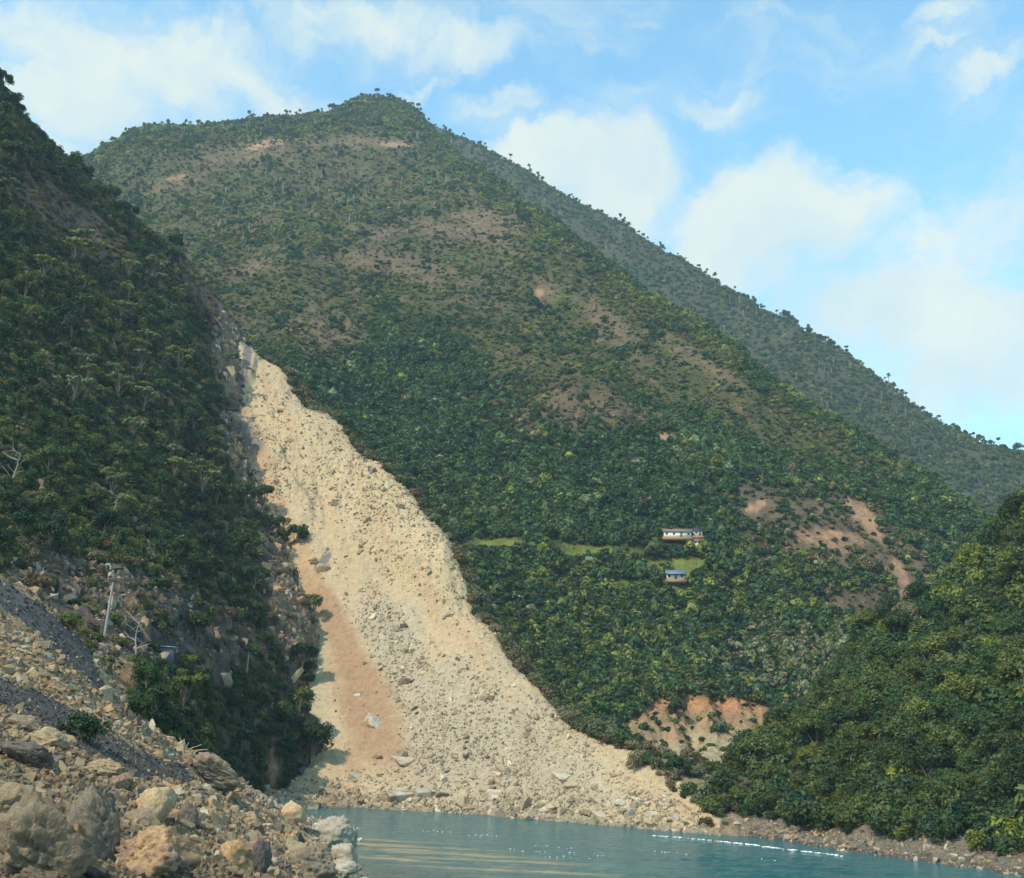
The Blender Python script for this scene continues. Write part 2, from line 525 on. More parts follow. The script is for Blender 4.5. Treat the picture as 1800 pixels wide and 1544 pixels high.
def lerpc(c, target, f):
    return c + (np.array(target) - c) * np.clip(f, 0, 1)[:, None]


# ------------------------------------------------------------------ materials
def terrain_mat(name, fine=1.0, fine2=6.0, bump=0.4, contrast=0.5, rough=0.95, bumpd=0.5, stretch=None):
    m = bpy.data.materials.new(name); m.use_nodes = True
    t = NT(m.node_tree)
    ca = t.n('ShaderNodeVertexColor', layer_name='col')
    geo = t.n('ShaderNodeNewGeometry')
    pos = geo.outputs['Position']
    if stretch:
        pos = t.n('ShaderNodeMapping', {0: pos, 'Rotation': stretch[0], 'Scale': stretch[1]}).outputs[0]
    a = t.n('ShaderNodeTexNoise', {'Vector': pos, 'Scale': fine, 'Detail': 7.0, 'Roughness': 0.68})
    b = t.n('ShaderNodeTexNoise', {'Vector': geo.outputs['Position'], 'Scale': fine2, 'Detail': 4.0, 'Roughness': 0.7})
    va = t.m('MULTIPLY', t.m('SUBTRACT', a.outputs[0], 0.5), contrast * 2.6)
    vb = t.m('MULTIPLY', t.m('SUBTRACT', b.outputs[0], 0.5), contrast * 1.6)
    v = t.m('ADD', 1.0, t.m('ADD', va, vb))
    v = t.m('MAXIMUM', v, 0.25)
    vc = t.n('ShaderNodeCombineColor', {0: v, 1: v, 2: v}).outputs[0]
    c = t.mixc(1.0, ca.outputs[0], vc, 'MULTIPLY')
    h = t.m('ADD', a.outputs[0], t.m('MULTIPLY', b.outputs[0], 0.35))
    bp = t.n('ShaderNodeBump', {'Height': h, 'Strength': bump, 'Distance': bumpd})
    bs = t.n('ShaderNodeBsdfPrincipled', {'Base Color': c, 'Roughness': rough, 'Normal': bp.outputs[0], 'Specular IOR Level': 0.15})
    t.n('ShaderNodeOutputMaterial', {0: bs.outputs[0]})
    return m


def leaf_mat(name, shift=0.0, bright=1.0):
    m = bpy.data.materials.new(name); m.use_nodes = True
    t = NT(m.node_tree)
    at = t.n('ShaderNodeAttribute', attribute_name='tone', attribute_type='INSTANCER')
    oi = t.n('ShaderNodeObjectInfo')
    geo = t.n('ShaderNodeNewGeometry')
    ns = t.n('ShaderNodeTexNoise', {'Vector': geo.outputs['Position'], 'Scale': 0.55, 'Detail': 3.0})
    f = t.m('ADD', at.outputs['Fac'], t.m('MULTIPLY', t.m('SUBTRACT', ns.outputs[0], 0.5), 0.16))
    f = t.m('ADD', f, shift, clamp=True)
    c = t.ramp(f, [(0.0, (0.016, 0.042, 0.022)), (0.22, (0.048, 0.085, 0.025)), (0.42, (0.110, 0.124, 0.032)), (0.6, (0.21, 0.23, 0.035)), (0.72, (0.15, 0.185, 0.10)), (0.84, (0.17, 0.155, 0.085)), (1.0, (0.155, 0.100, 0.052))])
    rv = t.m('MULTIPLY', t.m('ADD', 0.72, t.m('MULTIPLY', oi.outputs['Random'], 0.56)), bright)
    isl = t.m('ADD', 0.75, t.m('MULTIPLY', geo.outputs['Random Per Island'], 0.5))
    rv = t.m('MULTIPLY', rv, isl)
    rc = t.n('ShaderNodeCombineColor', {0: rv, 1: rv, 2: rv}).outputs[0]
    c = t.mixc(1.0, c, rc, 'MULTIPLY')
    d = t.n('ShaderNodeBsdfPrincipled', {'Base Color': c, 'Roughness': 0.55, 'Specular IOR Level': 0.25})
    tr = t.n('ShaderNodeBsdfTranslucent', {'Color': t.mixc(1.0, c, (1.2, 1.35, 0.6, 1), 'MULTIPLY')})
    mx = t.n('ShaderNodeMixShader', {0: 0.28, 1: d.outputs[0], 2: tr.outputs[0]})
    t.n('ShaderNodeOutputMaterial', {0: mx.outputs[0]})
    return m


def rock_mat(name, cols, scale=1.5, bump=0.6, spread=1.0, bd=0.1):
    m = bpy.data.materials.new(name); m.use_nodes = True
    t = NT(m.node_tree)
    oi = t.n('ShaderNodeObjectInfo')
    at = t.n('ShaderNodeAttribute', attribute_name='tone', attribute_type='INSTANCER')
    tc_ = t.n('ShaderNodeTexCoord')
    v = t.n('ShaderNodeVectorMath', {0: tc_.outputs['Object'], 1: t.n('ShaderNodeCombineXYZ', {0: t.m('MULTIPLY', oi.outputs['Random'], 37.0), 1: t.m('MULTIPLY', oi.outputs['Random'], 91.0), 2: 0.0}).outputs[0]}, operation='ADD').outputs[0]
    a = t.n('ShaderNodeTexNoise', {'Vector': v, 'Scale': scale, 'Detail': 8.0, 'Roughness': 0.65, 'Distortion': 0.4})
    b = t.n('ShaderNodeTexNoise', {'Vector': v, 'Scale': scale * 7, 'Detail': 5.0, 'Roughness': 0.7})
    k = t.m('ADD', at.outputs['Fac'], t.m('MULTIPLY', t.m('SUBTRACT', a.outputs[0], 0.5), 0.5 * spread), clamp=True)
    c = t.ramp(k, cols)
    vv = t.m('ADD', 0.25, t.m('MULTIPLY', b.outputs[0], 1.35))
    vv = t.m('MULTIPLY', vv, t.m('ADD', 0.78, t.m('MULTIPLY', oi.outputs['Random'], 0.5)))
    c = t.mixc(1.0, c, t.n('ShaderNodeCombineColor', {0: vv, 1: vv, 2: vv}).outputs[0], 'MULTIPLY')
    h = t.m('ADD', a.outputs[0], t.m('MULTIPLY', b.outputs[0], 0.55))
    bp = t.n('ShaderNodeBump', {'Height': h, 'Strength': bump, 'Distance': bd})
    bs = t.n('ShaderNodeBsdfPrincipled', {'Base Color': c, 'Roughness': 0.9, 'Normal': bp.outputs[0], 'Specular IOR Level': 0.2})
    t.n('ShaderNodeOutputMaterial', {0: bs.outputs[0]})
    return m


def plain_mat(name, col, rough=0.8, var=0.25, scale=2.0):
    m = bpy.data.materials.new(name); m.use_nodes = True
    t = NT(m.node_tree)
    tc_ = t.n('ShaderNodeTexCoord')
    a = t.n('ShaderNodeTexNoise', {'Vector': tc_.outputs['Object'], 'Scale': scale, 'Detail': 6.0, 'Roughness': 0.6})
    v = t.m('ADD', 1 - var / 2, t.m('MULTIPLY', a.outputs[0], var))
    c = t.mixc(1.0, tuple(col) + (1,), t.n('ShaderNodeCombineColor', {0: v, 1: v, 2: v}).outputs[0], 'MULTIPLY')
    bs = t.n('ShaderNodeBsdfPrincipled', {'Base Color': c, 'Roughness': rough})
    t.n('ShaderNodeOutputMaterial', {0: bs.outputs[0]})
    return m


M_mount = terrain_mat('mountain_ground', 0.14, 0.7, 1.0, 0.75, bumpd=3.0)
M_slide = terrain_mat('landslide_debris', 0.55, 2.2, 0.75, 0.34, bumpd=0.9)
M_left = terrain_mat('hillside_ground', 0.6, 3.0, 1.0, 0.75, bumpd=1.6)
M_bank = terrain_mat('rubble_ground', 2.0, 9.0, 1.0, 0.5, bumpd=0.25)
M_leaf = leaf_mat('foliage')
M_leaf_far = leaf_mat('far_foliage', 0.02, 1.32)
M_bark = plain_mat('bark', (0.16, 0.13, 0.10), 0.9, 0.5, 3)
M_dead = plain_mat('bleached_wood', (0.34, 0.29, 0.23), 0.9, 0.4, 3)
ROCKRAMP = [(0.0, (0.072, 0.072, 0.073)), (0.18, (0.128, 0.110, 0.090)), (0.35, (0.225, 0.170, 0.115)), (0.52, (0.40, 0.295, 0.175)), (0.70, (0.43, 0.27, 0.13)), (0.82, (0.20, 0.125, 0.085)), (0.92, (0.44, 0.38, 0.28)), (1.0, (0.50, 0.44, 0.34))]
M_rock = rock_mat('weathered_rock', ROCKRAMP, 1.2, 1.0, 1.0, 0.16)
SLIDERAMP = [(0.0, (0.17, 0.135, 0.095)), (0.3, (0.25, 0.205, 0.145)), (0.5, (0.35, 0.27, 0.165)), (0.75, (0.43, 0.33, 0.20)), (1.0, (0.53, 0.44, 0.30))]
M_slrock = rock_mat('landslide_rock', SLIDERAMP, 0.7, 0.8, 0.5, 0.3)
M_rockfar = rock_mat('debris_rock', ROCKRAMP, 0.7, 0.7, 0.5, 0.3)


# ------------------------------------------------------------------ ground meshes
BVH = {}


def bvh_of(key, V, Fq):
    BVH[key] = BVHTree.FromPolygons([tuple(v) for v in V[:, :3]], [tuple(int(i) for i in f) for f in Fq])


def coarse(key, surf, p0, p1, y0, y1, na, nd, keep=None, linear=False):
    V, Fq = fan_grid(surf, p0, p1, y0, y1, na, nd, linear=linear)
    ok = np.ones(len(Fq), bool)
    if keep is not None:
        ok = keep(V)[Fq].all(1)
    V, Fq, _ = compact(V, Fq, ok)
    bvh_of(key, V, Fq)


# mountain
V, Fq = fan_grid(surfM, -330, 2080, 235, 1500, 560, 420)
px, py, dd = project(V)
N1 = fbm(V[:, 0] / 60, V[:, 1] / 60, 4, 101); N2 = fbm(V[:, 0] / 14, V[:, 1] / 14, 4, 102); N3 = fbm(V[:, 0] / 140, V[:, 1] / 140, 3, 103)
BROWN = [(440, 268, 95, 24, -15), (310, 322, 42, 14, -15), (650, 250, 90, 10, 0), (850, 390, 60, 40, 20), (560, 590, 70, 48, 10), (700, 470, 110, 22, 10), (450, 470, 50, 14, -10), (1000, 725, 110, 42, 5),
         (1170, 770, 40, 10, 0), (960, 510, 34, 22, 30), (1060, 560, 90, 20, 45), (1240, 640, 80, 18, 30), (1450, 930, 170, 72, 12), (1470, 940, 100, 50, 12), (1590, 1030, 40, 80, 8), (1350, 885, 50, 22, -20), (1680, 870, 26, 12, 30), (680, 412, 28, 10, -20),
         (770, 400, 60, 14, 10), (1490, 1060, 60, 24, 0), (1560, 960, 70, 30, 50)]
FIELD = [(1010, 968, 110, 13, 2), (1110, 1030, 45, 10, 0), (1185, 992, 60, 12, -5), (1185, 1036, 45, 10, 3), (1210, 1003, 30, 14, 0), (880, 958, 60, 14, 0)]
FOREST_LINE = ([150, 400, 520, 640, 800, 850, 900, 1050, 1300, 1400, 1600, 1800], [700, 640, 610, 590, 565, 640, 690, 720, 760, 800, 850, 900])


def brown_of(px, py, N1, N2):
    b = np.zeros_like(px)
    for (cx, cy, rx, ry, rt) in BROWN:
        b = np.maximum(b, sstep(1.5, 0.25, blob(px, py, cx, cy, rx, ry, rt) + 1.1 * N2 + 0.6 * N1))
    return b


def field_of(px, py, N2):
    b = np.zeros_like(px)
    for (cx, cy, rx, ry, rt) in FIELD:
        b = np.maximum(b, sstep(1.2, 0.7, blob(px, py, cx, cy, rx, ry, rt) + 0.8 * N2))
    return b


def scar_of(px, py, N2):
    # the raw orange bank at the foot of the mountain
    a = np.maximum(sstep(1.12, 0.92, blob(px, py, 1240, 1300, 135, 92, 0) + 0.34 * N2), np.maximum(sstep(1.1, .8, blob(px, py, 1215, 1370, 60, 40, 40) + .3 * N2), sstep(1.1, .8, blob(px, py, 1148, 1300, 62, 17, 52) + .3 * N2)))
    return np.maximum(a, sstep(1.1, .9, blob(px, py, 1350, 1262, 26, 18, 0) + .2 * N2)) * sstep(1215, 1235, py + 12 * N2)


def raw_of(px, py, N2):
    b = np.zeros_like(px)
    for (cx, cy, rx, ry, rt) in [(1586, 1028, 12, 58, -12), (1600, 1078, 10, 26, 0), (1460, 945, 60, 14, 6), (1530, 920, 12, 40, -35), (1678, 872, 24, 9, 30), (475, 252, 45, 6, -14), (1330, 890, 22, 7, -25), (1500, 895, 22, 12, 45), (1440, 940, 34, 7, 0), (1480, 962, 26, 8, 10), (695, 255, 30, 5, 5), (945, 515, 9, 7, 0), (1168, 768, 16, 6, 0), (310, 312, 16, 5, -15), (1350, 1258, 24, 16, 0)]:
        b = np.maximum(b, sstep(1.25, .75, blob(px, py, cx, cy, rx, ry, rt) + .55 * N2))
    return b


def forest_of(px, py, N1, N2):
    ln = np.interp(px, *FOREST_LINE)
    return sstep(-40, 40, py - ln + 55 * N1 + 20 * N2)


brM = brown_of(px, py, N1, N2); fiM = field_of(px, py, N2); scM = scar_of(px, py, N2); foM = forest_of(px, py, N1, N2)
col = np.tile(np.array([0.072, 0.068, 0.030]), (len(V), 1))
col = lerpc(col, (0.085, 0.074, 0.036), sstep(0.0, 0.5, N3))
col = lerpc(col, (0.055, 0.078, 0.028), sstep(0.0, 0.5, N1))
col = lerpc(col, (0.14, 0.098, 0.055), sstep(0.02, 0.4, N2) * 0.8)
col = lerpc(col, (0.020, 0.038, 0.018), foM * 0.9)
col = lerpc(col, (0.165, 0.112, 0.066), brM * 0.75)
col = lerpc(col, (0.165, 0.175, 0.036), fiM * sstep(-.6, .1, N2))
rwM = raw_of(px, py, N2)
col = lerpc(col, (0.34, 0.20, 0.115), rwM * .95)
sc_col = np.tile(np.array([0.33, 0.21, 0.115]), (len(V), 1))
sc_col = lerpc(sc_col, (0.42, 0.34, 0.20), sstep(1270, 1330, py + 25 * N2))
sc_col = lerpc(sc_col, (0.44, 0.22, 0.10), sstep(1262, 1235, py + 20 * N2))
col = col + (sc_col - col) * scM[:, None]
ok = (V[:, 2] > -4)[Fq].any(1)
Vm, Fm, used = compact(V, Fq, ok)
link('mountain', mesh_from('mountain', Vm, Fm, [M_mount], attrs={'col': ('COL', col[used])}), kind='structure')
coarse('M', surfM, -330, 2080, 235, 1500, 200, 160)

# ridge behind
V, Fq = fan_grid(surfN, 420, 2080, 600, 2000, 380, 240)
px, py, dd = project(V)
N1 = fbm(V[:, 0] / 60, V[:, 1] / 60, 4, 201); N2 = fbm(V[:, 0] / 14, V[:, 1] / 14, 4, 202)
col = np.tile(np.array([0.060, 0.062, 0.034]), (len(V), 1))
col = lerpc(col, (0.12, 0.09, 0.055), sstep(0.1, 0.5, N2) * 0.6)
col = lerpc(col, (0.035, 0.055, 0.028), sstep(0.0, 0.5, N1))
link('ridge', mesh_from('ridge', V, Fq, [M_mount], attrs={'col': ('COL', col)}), kind='structure')
coarse('N', surfN, 420, 2080, 600, 2000, 150, 110)

# landslide and the wooded ground beside it (one slope, two surfaces that meet along the scar's rim)
V, Fq = fan_grid(surfC, 330, 1330, 165, 600, 640, 620)
px, py, dd = project(V)
N2 = fbm(V[:, 0] / 10, V[:, 1] / 10, 4, 302); N1 = fbm(V[:, 0] / 40, V[:, 1] / 40, 3, 301)
jx = 9 * fbm(V[:, 0] / 7, V[:, 1] / 7, 3, 303); jy = 9 * fbm(V[:, 0] / 7, V[:, 1] / 7, 3, 304)
# the rim: a vertex belongs to the slide when it is on the camera side of the crest
ins = inpoly(px + jx * 0.6, py + jy * 0.6, [(300, 500)] + SCAR[:14] + [(1262, 1600), (300, 1600)])
crx = np.array([p[0] for p in crestC]); crY = np.array([p[2] for p in crestC])
lim = np.interp(px, crx, crY) + 6 + jx * 0.5
insl = ins & (V[:, 1] < lim)
Nz = fbm((V[:, 0] * .9 + V[:, 1] * .44) / 5, (V[:, 1] * .9 - V[:, 0] * .44) / 45, 4, 305)
col = np.tile(np.array([0.475, 0.350, 0.205]), (len(V), 1))
col = lerpc(col, (0.50, 0.38, 0.235), sstep(0.0, 0.6, Nz))
col = lerpc(col, (0.44, 0.30, 0.175), sstep(0.05, 0.5, -Nz) * 0.8)
# grey boulder field below, its axis running down to the water
gr = sstep(1.2, 0.3, blob(px, py, 880, 1340, 330, 150, 36) + 0.45 * N2)
gr = np.maximum(gr, sstep(1.2, .2, blob(px, py, 690, 1130, 70, 140, -28) + .5 * N2))
col = lerpc(col, (0.385, 0.325, 0.235), gr * .8)
pale = sstep(1.1, 0.6, blob(px, py, 535, 1200, 55, 130, -5) + 0.15 * N2)
col = lerpc(col, (0.43, 0.345, 0.205), pale)
# orange earth streak
axx = np.interp(py, [990, 1050, 1130, 1200, 1270, 1340, 1400], [520, 568, 605, 632, 655, 672, 690])
wid = np.interp(py, [990, 1050, 1130, 1200, 1270, 1330, 1390], [10, 28, 36, 46, 56, 50, 30])
og = sstep(1.3, 0.45, np.abs(px - axx) / wid + 0.35 * N2 + .25 * Nz) * sstep(985, 1010, py) * sstep(1400, 1290, py + 30 * N2)
og = np.maximum(og, 0.7 * sstep(1.2, .5, np.abs(px - np.interp(py, [1200, 1350], [622, 622])) / 22 + .3 * N2) * sstep(1200, 1260, py) * sstep(1385, 1340, py))
col = lerpc(col, (0.36, 0.215, 0.12), og * 0.9)
og2 = sstep(1.1, 0.5, np.abs(px - np.interp(py, [690, 800, 900, 1000, 1100], [395, 440, 478, 520, 545])) / 42 + 0.5 * N2) * sstep(670, 720, py) * sstep(1060, 1000, py)
col = lerpc(col, (0.46, 0.29, 0.16), og2 * 0.75)
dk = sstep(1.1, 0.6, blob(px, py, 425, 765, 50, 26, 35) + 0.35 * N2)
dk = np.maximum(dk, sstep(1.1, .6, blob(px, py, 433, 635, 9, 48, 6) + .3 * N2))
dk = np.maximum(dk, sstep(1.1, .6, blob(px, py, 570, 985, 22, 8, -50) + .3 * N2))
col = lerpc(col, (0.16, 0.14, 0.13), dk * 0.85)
col = lerpc(col, (0.30, 0.22, 0.15), sstep(1.15, .7, blob(px, py, 610, 720, 150, 7, 43) + .5 * N2) * .6)
wet = sstep(1.0, 0.1, V[:, 2] - 0.25)
col = lerpc(col, (0.20, 0.17, 0.13), wet * 0.7)
ok = insl[Fq].all(1) & (V[:, 2] > -2.5)[Fq].any(1)
Vs, Fs, used = compact(V, Fq, ok)
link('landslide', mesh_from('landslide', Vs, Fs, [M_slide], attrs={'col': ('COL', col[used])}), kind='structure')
col2 = np.tile(np.array([0.11, 0.09, 0.055]), (len(V), 1))
col2 = lerpc(col2, (0.20, 0.145, 0.09), sstep(-0.1, 0.4, N2))
col2 = lerpc(col2, (0.05, 0.06, 0.03), sstep(0.0, 0.4, N1))
lo_ = sstep(1075, 1130, px) * sstep(1230, 1260, py)
col2 = lerpc(col2, (0.36, 0.27, 0.165), lo_ * .95)
col2 = lerpc(col2, (0.20, 0.15, 0.095), lo_ * sstep(.05, .4, fbm(px / 9, py / 30, 3, 311)))
ok2 = (~insl[Fq].all(1)) & (V[:, 2] > -2.5)[Fq].any(1) & (px[Fq] > 395).all(1)
Vr, Fr, used = compact(V, Fq, ok2)
link('landslide_flank', mesh_from('landslide_flank', Vr, Fr, [M_left], attrs={'col': ('COL', col2[used])}), kind='structure')
coarse('C', surfC, 330, 1330, 165, 620, 240, 240)

# wooded buttress on the left
V, Fq = fan_grid(surfB, -330, 640, 90, 640, 480, 480)
px, py, dd = project(V)
N1 = fbm(V[:, 0] / 30, V[:, 1] / 30, 4, 401); N2 = fbm(V[:, 0] / 7, V[:, 1] / 7, 4, 402)
NV = fbm(px / 14, py / 55, 4, 405)
col = np.tile(np.array([0.050, 0.052, 0.028]), (len(V), 1))
col = lerpc(col, (0.12, 0.085, 0.055), sstep(0.0, 0.45, N1))
dry = np.maximum(sstep(1.2, .6, blob(px, py, 120, 370, 130, 60, 35) + .3 * N2), sstep(1.2, .6, blob(px, py, 370, 500, 60, 110, -30) + .3 * N2))
col = lerpc(col, (0.17, 0.11, 0.075), dry * 0.9)
cl_ = np.maximum.reduce([sstep(1.2, 0.7, blob(px, py, 230, 1075, 270, 100, 18)), sstep(1.2, .7, blob(px, py, 500, 1200, 90, 200, -8)), sstep(1.2, .7, blob(px, py, 400, 640, 50, 100, -8)), sstep(1.2, .7, blob(px, py, 480, 1320, 110, 80, 0)), .25 + 0 * px])
V[:, 0] += cl_ * (1.6 * fbm(V[:, 0] / 6 + V[:, 1] / 9, V[:, 2] / 6, 4, 431) + .7 * ridged(V[:, 0] / 3 + V[:, 1] / 5, V[:, 2] / 3, 3, 437))
V[:, 1] += cl_ * (1.8 * fbm(V[:, 0] / 5, V[:, 2] / 7, 4, 433) + .9 * ridged(V[:, 0] / 2.6, V[:, 2] / 3.4, 3, 439) + .5 * ridged(V[:, 0] / 1.1, V[:, 2] / 1.3, 2, 443))
rockz = np.maximum(sstep(1.15, 0.75, blob(px, py, 230, 1070, 270, 95, 18) + 0.25 * N2), sstep(1.1, .7, blob(px, py, 460, 1310, 100, 70, 0) + .25 * N2))
col = lerpc(col, (0.150, 0.115, 0.085), rockz)
col = lerpc(col, (0.075, 0.068, 0.062), rockz * sstep(0.05, 0.45, NV))
col = lerpc(col, (0.28, 0.20, 0.13), rockz * sstep(0.22, 0.5, N2 - NV * .5))
ore = np.zeros(len(V))
for (cx, cy, rx, ry, rt) in [(165, 1030, 10, 30, 10), (230, 1062, 22, 11, 20), (245, 1025, 14, 14, 0), (200, 1180, 38, 52, -10), (478, 1345, 9, 40, 4), (345, 1165, 26, 18, 25)]:
    ore = np.maximum(ore, sstep(1.25, .7, blob(px, py, cx, cy, rx, ry, rt) + .5 * N2))
col = lerpc(col, (0.42, 0.26, 0.13), ore * 0.9)
edge = np.maximum(sstep(1.15, 0.7, blob(px, py, 520, 1075, 48, 130, -8) + 0.3 * N2), sstep(1.15, .7, blob(px, py, 400, 630, 34, 85, -8) + .3 * N2))
edge = np.maximum(edge, sstep(1.1, .6, blob(px, py, 430, 780, 60, 60, 0) + .3 * N2))
col = lerpc(col, (0.27, 0.19, 0.125), edge * 0.9)
gv = sstep(1.2, .8, blob(px, py, 300, 1095, 50, 50, 40) + .2 * N2)
col = lerpc(col, (0.11, 0.105, 0.10), gv * 0.7)
road = sstep(1.1, .8, blob(px, py, 300, 1172, 200, 11, 15))
col = lerpc(col, (0.15, 0.14, 0.13), road)
ok = (V[:, 2] > -3)[Fq].any(1)
Vb, Fb, used = compact(V, Fq, ok)
link('hillside', mesh_from('hillside', Vb, Fb, [M_left], attrs={'col': ('COL', col[used])}), kind='structure')
coarse('B', surfB, -330, 640, 90, 640, 240, 240)

# right hill
V, Fq = fan_grid(surfR, 1225, 2350, 95, 420, 300, 240)
px, py, dd = project(V)
N2 = fbm(V[:, 0] / 5, V[:, 1] / 5, 4, 502)
col = np.tile(np.array([0.035, 0.042, 0.020]), (len(V), 1))
shore = sstep(5.5, 3.0, V[:, 2] + 0.8 * N2)
col = lerpc(col, (0.24, 0.20, 0.145), shore)
col = lerpc(col, (0.13, 0.11, 0.09), sstep(0.9, 0.2, V[:, 2]))
ok = (V[:, 2] > -2.5)[Fq].any(1)
Vq, Fr_, used = compact(V, Fq, ok)
link('right_hill', mesh_from('right_hill', Vq, Fr_, [M_left], attrs={'col': ('COL', col[used])}), kind='structure')
coarse('R', surfR, 1225, 2350, 95, 420, 140, 120)

# rubble bank
V, Fq = fan_grid(surfA, -420, 760, 9, 262, 420, 600)
px, py, dd = project(V)
N2 = fbm(V[:, 0] / 3, V[:, 1] / 3, 4, 602); N1 = fbm(V[:, 0] / 12, V[:, 1] / 12, 3, 601)
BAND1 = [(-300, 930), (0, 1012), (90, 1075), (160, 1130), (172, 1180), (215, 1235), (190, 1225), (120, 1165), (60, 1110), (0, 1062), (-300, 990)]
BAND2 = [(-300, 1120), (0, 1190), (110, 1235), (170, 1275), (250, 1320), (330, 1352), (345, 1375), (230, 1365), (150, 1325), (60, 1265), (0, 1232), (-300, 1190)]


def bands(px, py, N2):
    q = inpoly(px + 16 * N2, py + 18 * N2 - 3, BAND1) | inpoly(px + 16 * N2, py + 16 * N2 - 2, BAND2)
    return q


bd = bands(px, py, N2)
col = np.tile(np.array([0.33, 0.25, 0.15]), (len(V), 1))
col = lerpc(col, (0.40, 0.28, 0.14), sstep(0, .5, N1))
col = lerpc(col, (0.26, 0.22, 0.17), sstep(0, .5, -N1))
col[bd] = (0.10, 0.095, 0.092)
col = lerpc(col, (0.14, 0.12, 0.10), sstep(0.5, 0.05, V[:, 2]))
ok = (V[:, 2] > -2)[Fq].any(1) & ~((px < -150) & (py < 850))[Fq].any(1)
Va, Fa, used = compact(V, Fq, ok)
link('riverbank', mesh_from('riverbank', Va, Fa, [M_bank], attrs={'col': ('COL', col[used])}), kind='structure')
coarse('A', surfA, -420, 760, 9, 262, 200, 240)


def cast(px, py, keys):
    d = pix_dir(px, py); v = Vector(d).normalized()
    best = None
    for k in keys:
        h = BVH[k].ray_cast(Vector((0, 0, CAMZ)), v)
        if h[0] is not None and (best is None or h[3] < best[1]):
            best = (h[0], h[3], k, h[1])
    return best


def visible(p, keys, lift=1.5, slack=6.0):
    o = Vector((0, 0, CAMZ)); q = Vector((p[0], p[1], p[2] + lift))
    d = q - o; L = d.length; d.normalize()
    for k in keys:
        h = BVH[k].ray_cast(o, d, L - slack)
        if h[0] is not None:
            return False
    return True


# river bed and far ground so that nothing floats
bed = mesh_from('valley_floor', [(-1500, -300, -7), (2500, -300, -7), (2500, 3500, -7), (-1500, 3500, -7)], [(0, 1, 2, 3)], [M_bank], attrs={'col': ('COL', np.tile([0.2, 0.17, 0.12], (4, 1)))})
link('valley_floor', bed, kind='structure')

# river
us = np.linspace(-0.75, 0.9, 420)
ys = 12 * (420 / 12) ** np.linspace(0, 1, 420)
U, YY = np.meshgrid(us, ys)
X = U * YY
wv = 0.09 * fbm(X / 2.2, YY / 1.0, 4, 701) + 0.09 * fbm(X / 9, YY / 4, 3, 703)
wv += 0.10 * sstep(0.15, .5, fbm(X / 14, YY / 10, 2, 707)) * ridged(X / 1.8, YY / .8, 3, 709)
V = np.stack([X, YY, wv], -1).reshape(-1, 3)
idx = np.arange(420 * 420).reshape(420, 420)
Fq = np.stack([idx[:-1, :-1], idx[:-1, 1:], idx[1:, 1:], idx[1:, :-1]], -1).reshape(-1, 4)
px, py, dd = project(V)
N2 = fbm(V[:, 0] / 3, V[:, 1] / 1.0, 3, 711); NL = fbm(V[:, 0] / 26, V[:, 1] / 2.6, 4, 713)
col = np.tile(np.array([0.020, 0.112, 0.120]), (len(V), 1))
col = lerpc(col, (0.032, 0.140, 0.142), sstep(0.0, .5, NL))
# tan streaks mixed into the water colour on the near side
tan_streak = sstep(-.05, .3, NL + 0.25 * N2) * sstep(1.35, .5, blob(px, py, 800, 1510, 260, 24, 7))
col = lerpc(col, (0.36, 0.28, 0.145), tan_streak)
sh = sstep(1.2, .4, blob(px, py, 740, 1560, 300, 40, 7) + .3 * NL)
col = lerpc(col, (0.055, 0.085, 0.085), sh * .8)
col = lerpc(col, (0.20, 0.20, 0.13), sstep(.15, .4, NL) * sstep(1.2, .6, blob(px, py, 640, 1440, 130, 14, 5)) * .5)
mw = bpy.data.materials.new('streaked_water'); mw.use_nodes = True
t = NT(mw.node_tree)
ca = t.n('ShaderNodeVertexColor', layer_name='col')
geo = t.n('ShaderNodeNewGeometry')
mp = t.n('ShaderNodeMapping', {0: geo.outputs['Position'], 'Scale': (0.55, 1.3, 1.0)}).outputs[0]
a = t.n('ShaderNodeTexNoise', {'Vector': mp, 'Scale': 0.9, 'Detail': 7.0, 'Roughness': 0.62, 'Distortion': 0.6})
mp2 = t.n('ShaderNodeMapping', {0: geo.outputs['Position'], 'Scale': (0.12, 0.45, 1.0)}).outputs[0]
b = t.n('ShaderNodeTexNoise', {'Vector': mp2, 'Scale': 0.8, 'Detail': 4.0})
foam = t.m('MULTIPLY', t.m('SUBTRACT', t.m('ADD', a.outputs[0], t.m('MULTIPLY', b.outputs[0], 0.6)), 1.0, clamp=True), 6.0, clamp=True)
c = t.mixc(t.m('MULTIPLY', foam, 0.55), ca.outputs[0], (0.42, 0.60, 0.58, 1))
bp = t.n('ShaderNodeBump', {'Height': t.m('ADD', a.outputs[0], b.outputs[0]), 'Strength': 1.0, 'Distance': 0.45})
bs = t.n('ShaderNodeBsdfPrincipled', {'Base Color': c, 'Roughness': 0.10, 'Normal': bp.outputs[0], 'IOR': 1.33, 'Specular IOR Level': 0.3})
t.n('ShaderNodeOutputMaterial', {0: bs.outputs[0]})
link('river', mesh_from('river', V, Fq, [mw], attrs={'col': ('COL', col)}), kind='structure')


# ------------------------------------------------------------------ prototypes
def ico(sub):
    import bmesh
    bm = bmesh.new(); bmesh.ops.create_icosphere(bm, subdivisions=sub, radius=1)
    V = np.array([v.co[:] for v in bm.verts]); Fc = np.array([[v.index for v in f.verts] for f in bm.faces])
    bm.free()
    return V, Fc


ICO = {s: ico(s) for s in (1, 2, 3, 4, 5)}


def noise3(P, s, seed):
    return (noise2(P[:, 0] * s + 5, P[:, 1] * s + P[:, 2] * s * 0.7, seed) + noise2(P[:, 1] * s - 3, P[:, 2] * s + P[:, 0] * s * 0.6, seed + 5) + noise2(P[:, 2] * s + 9, P[:, 0] * s - P[:, 1] * s * 0.5, seed + 9)) / 2.2


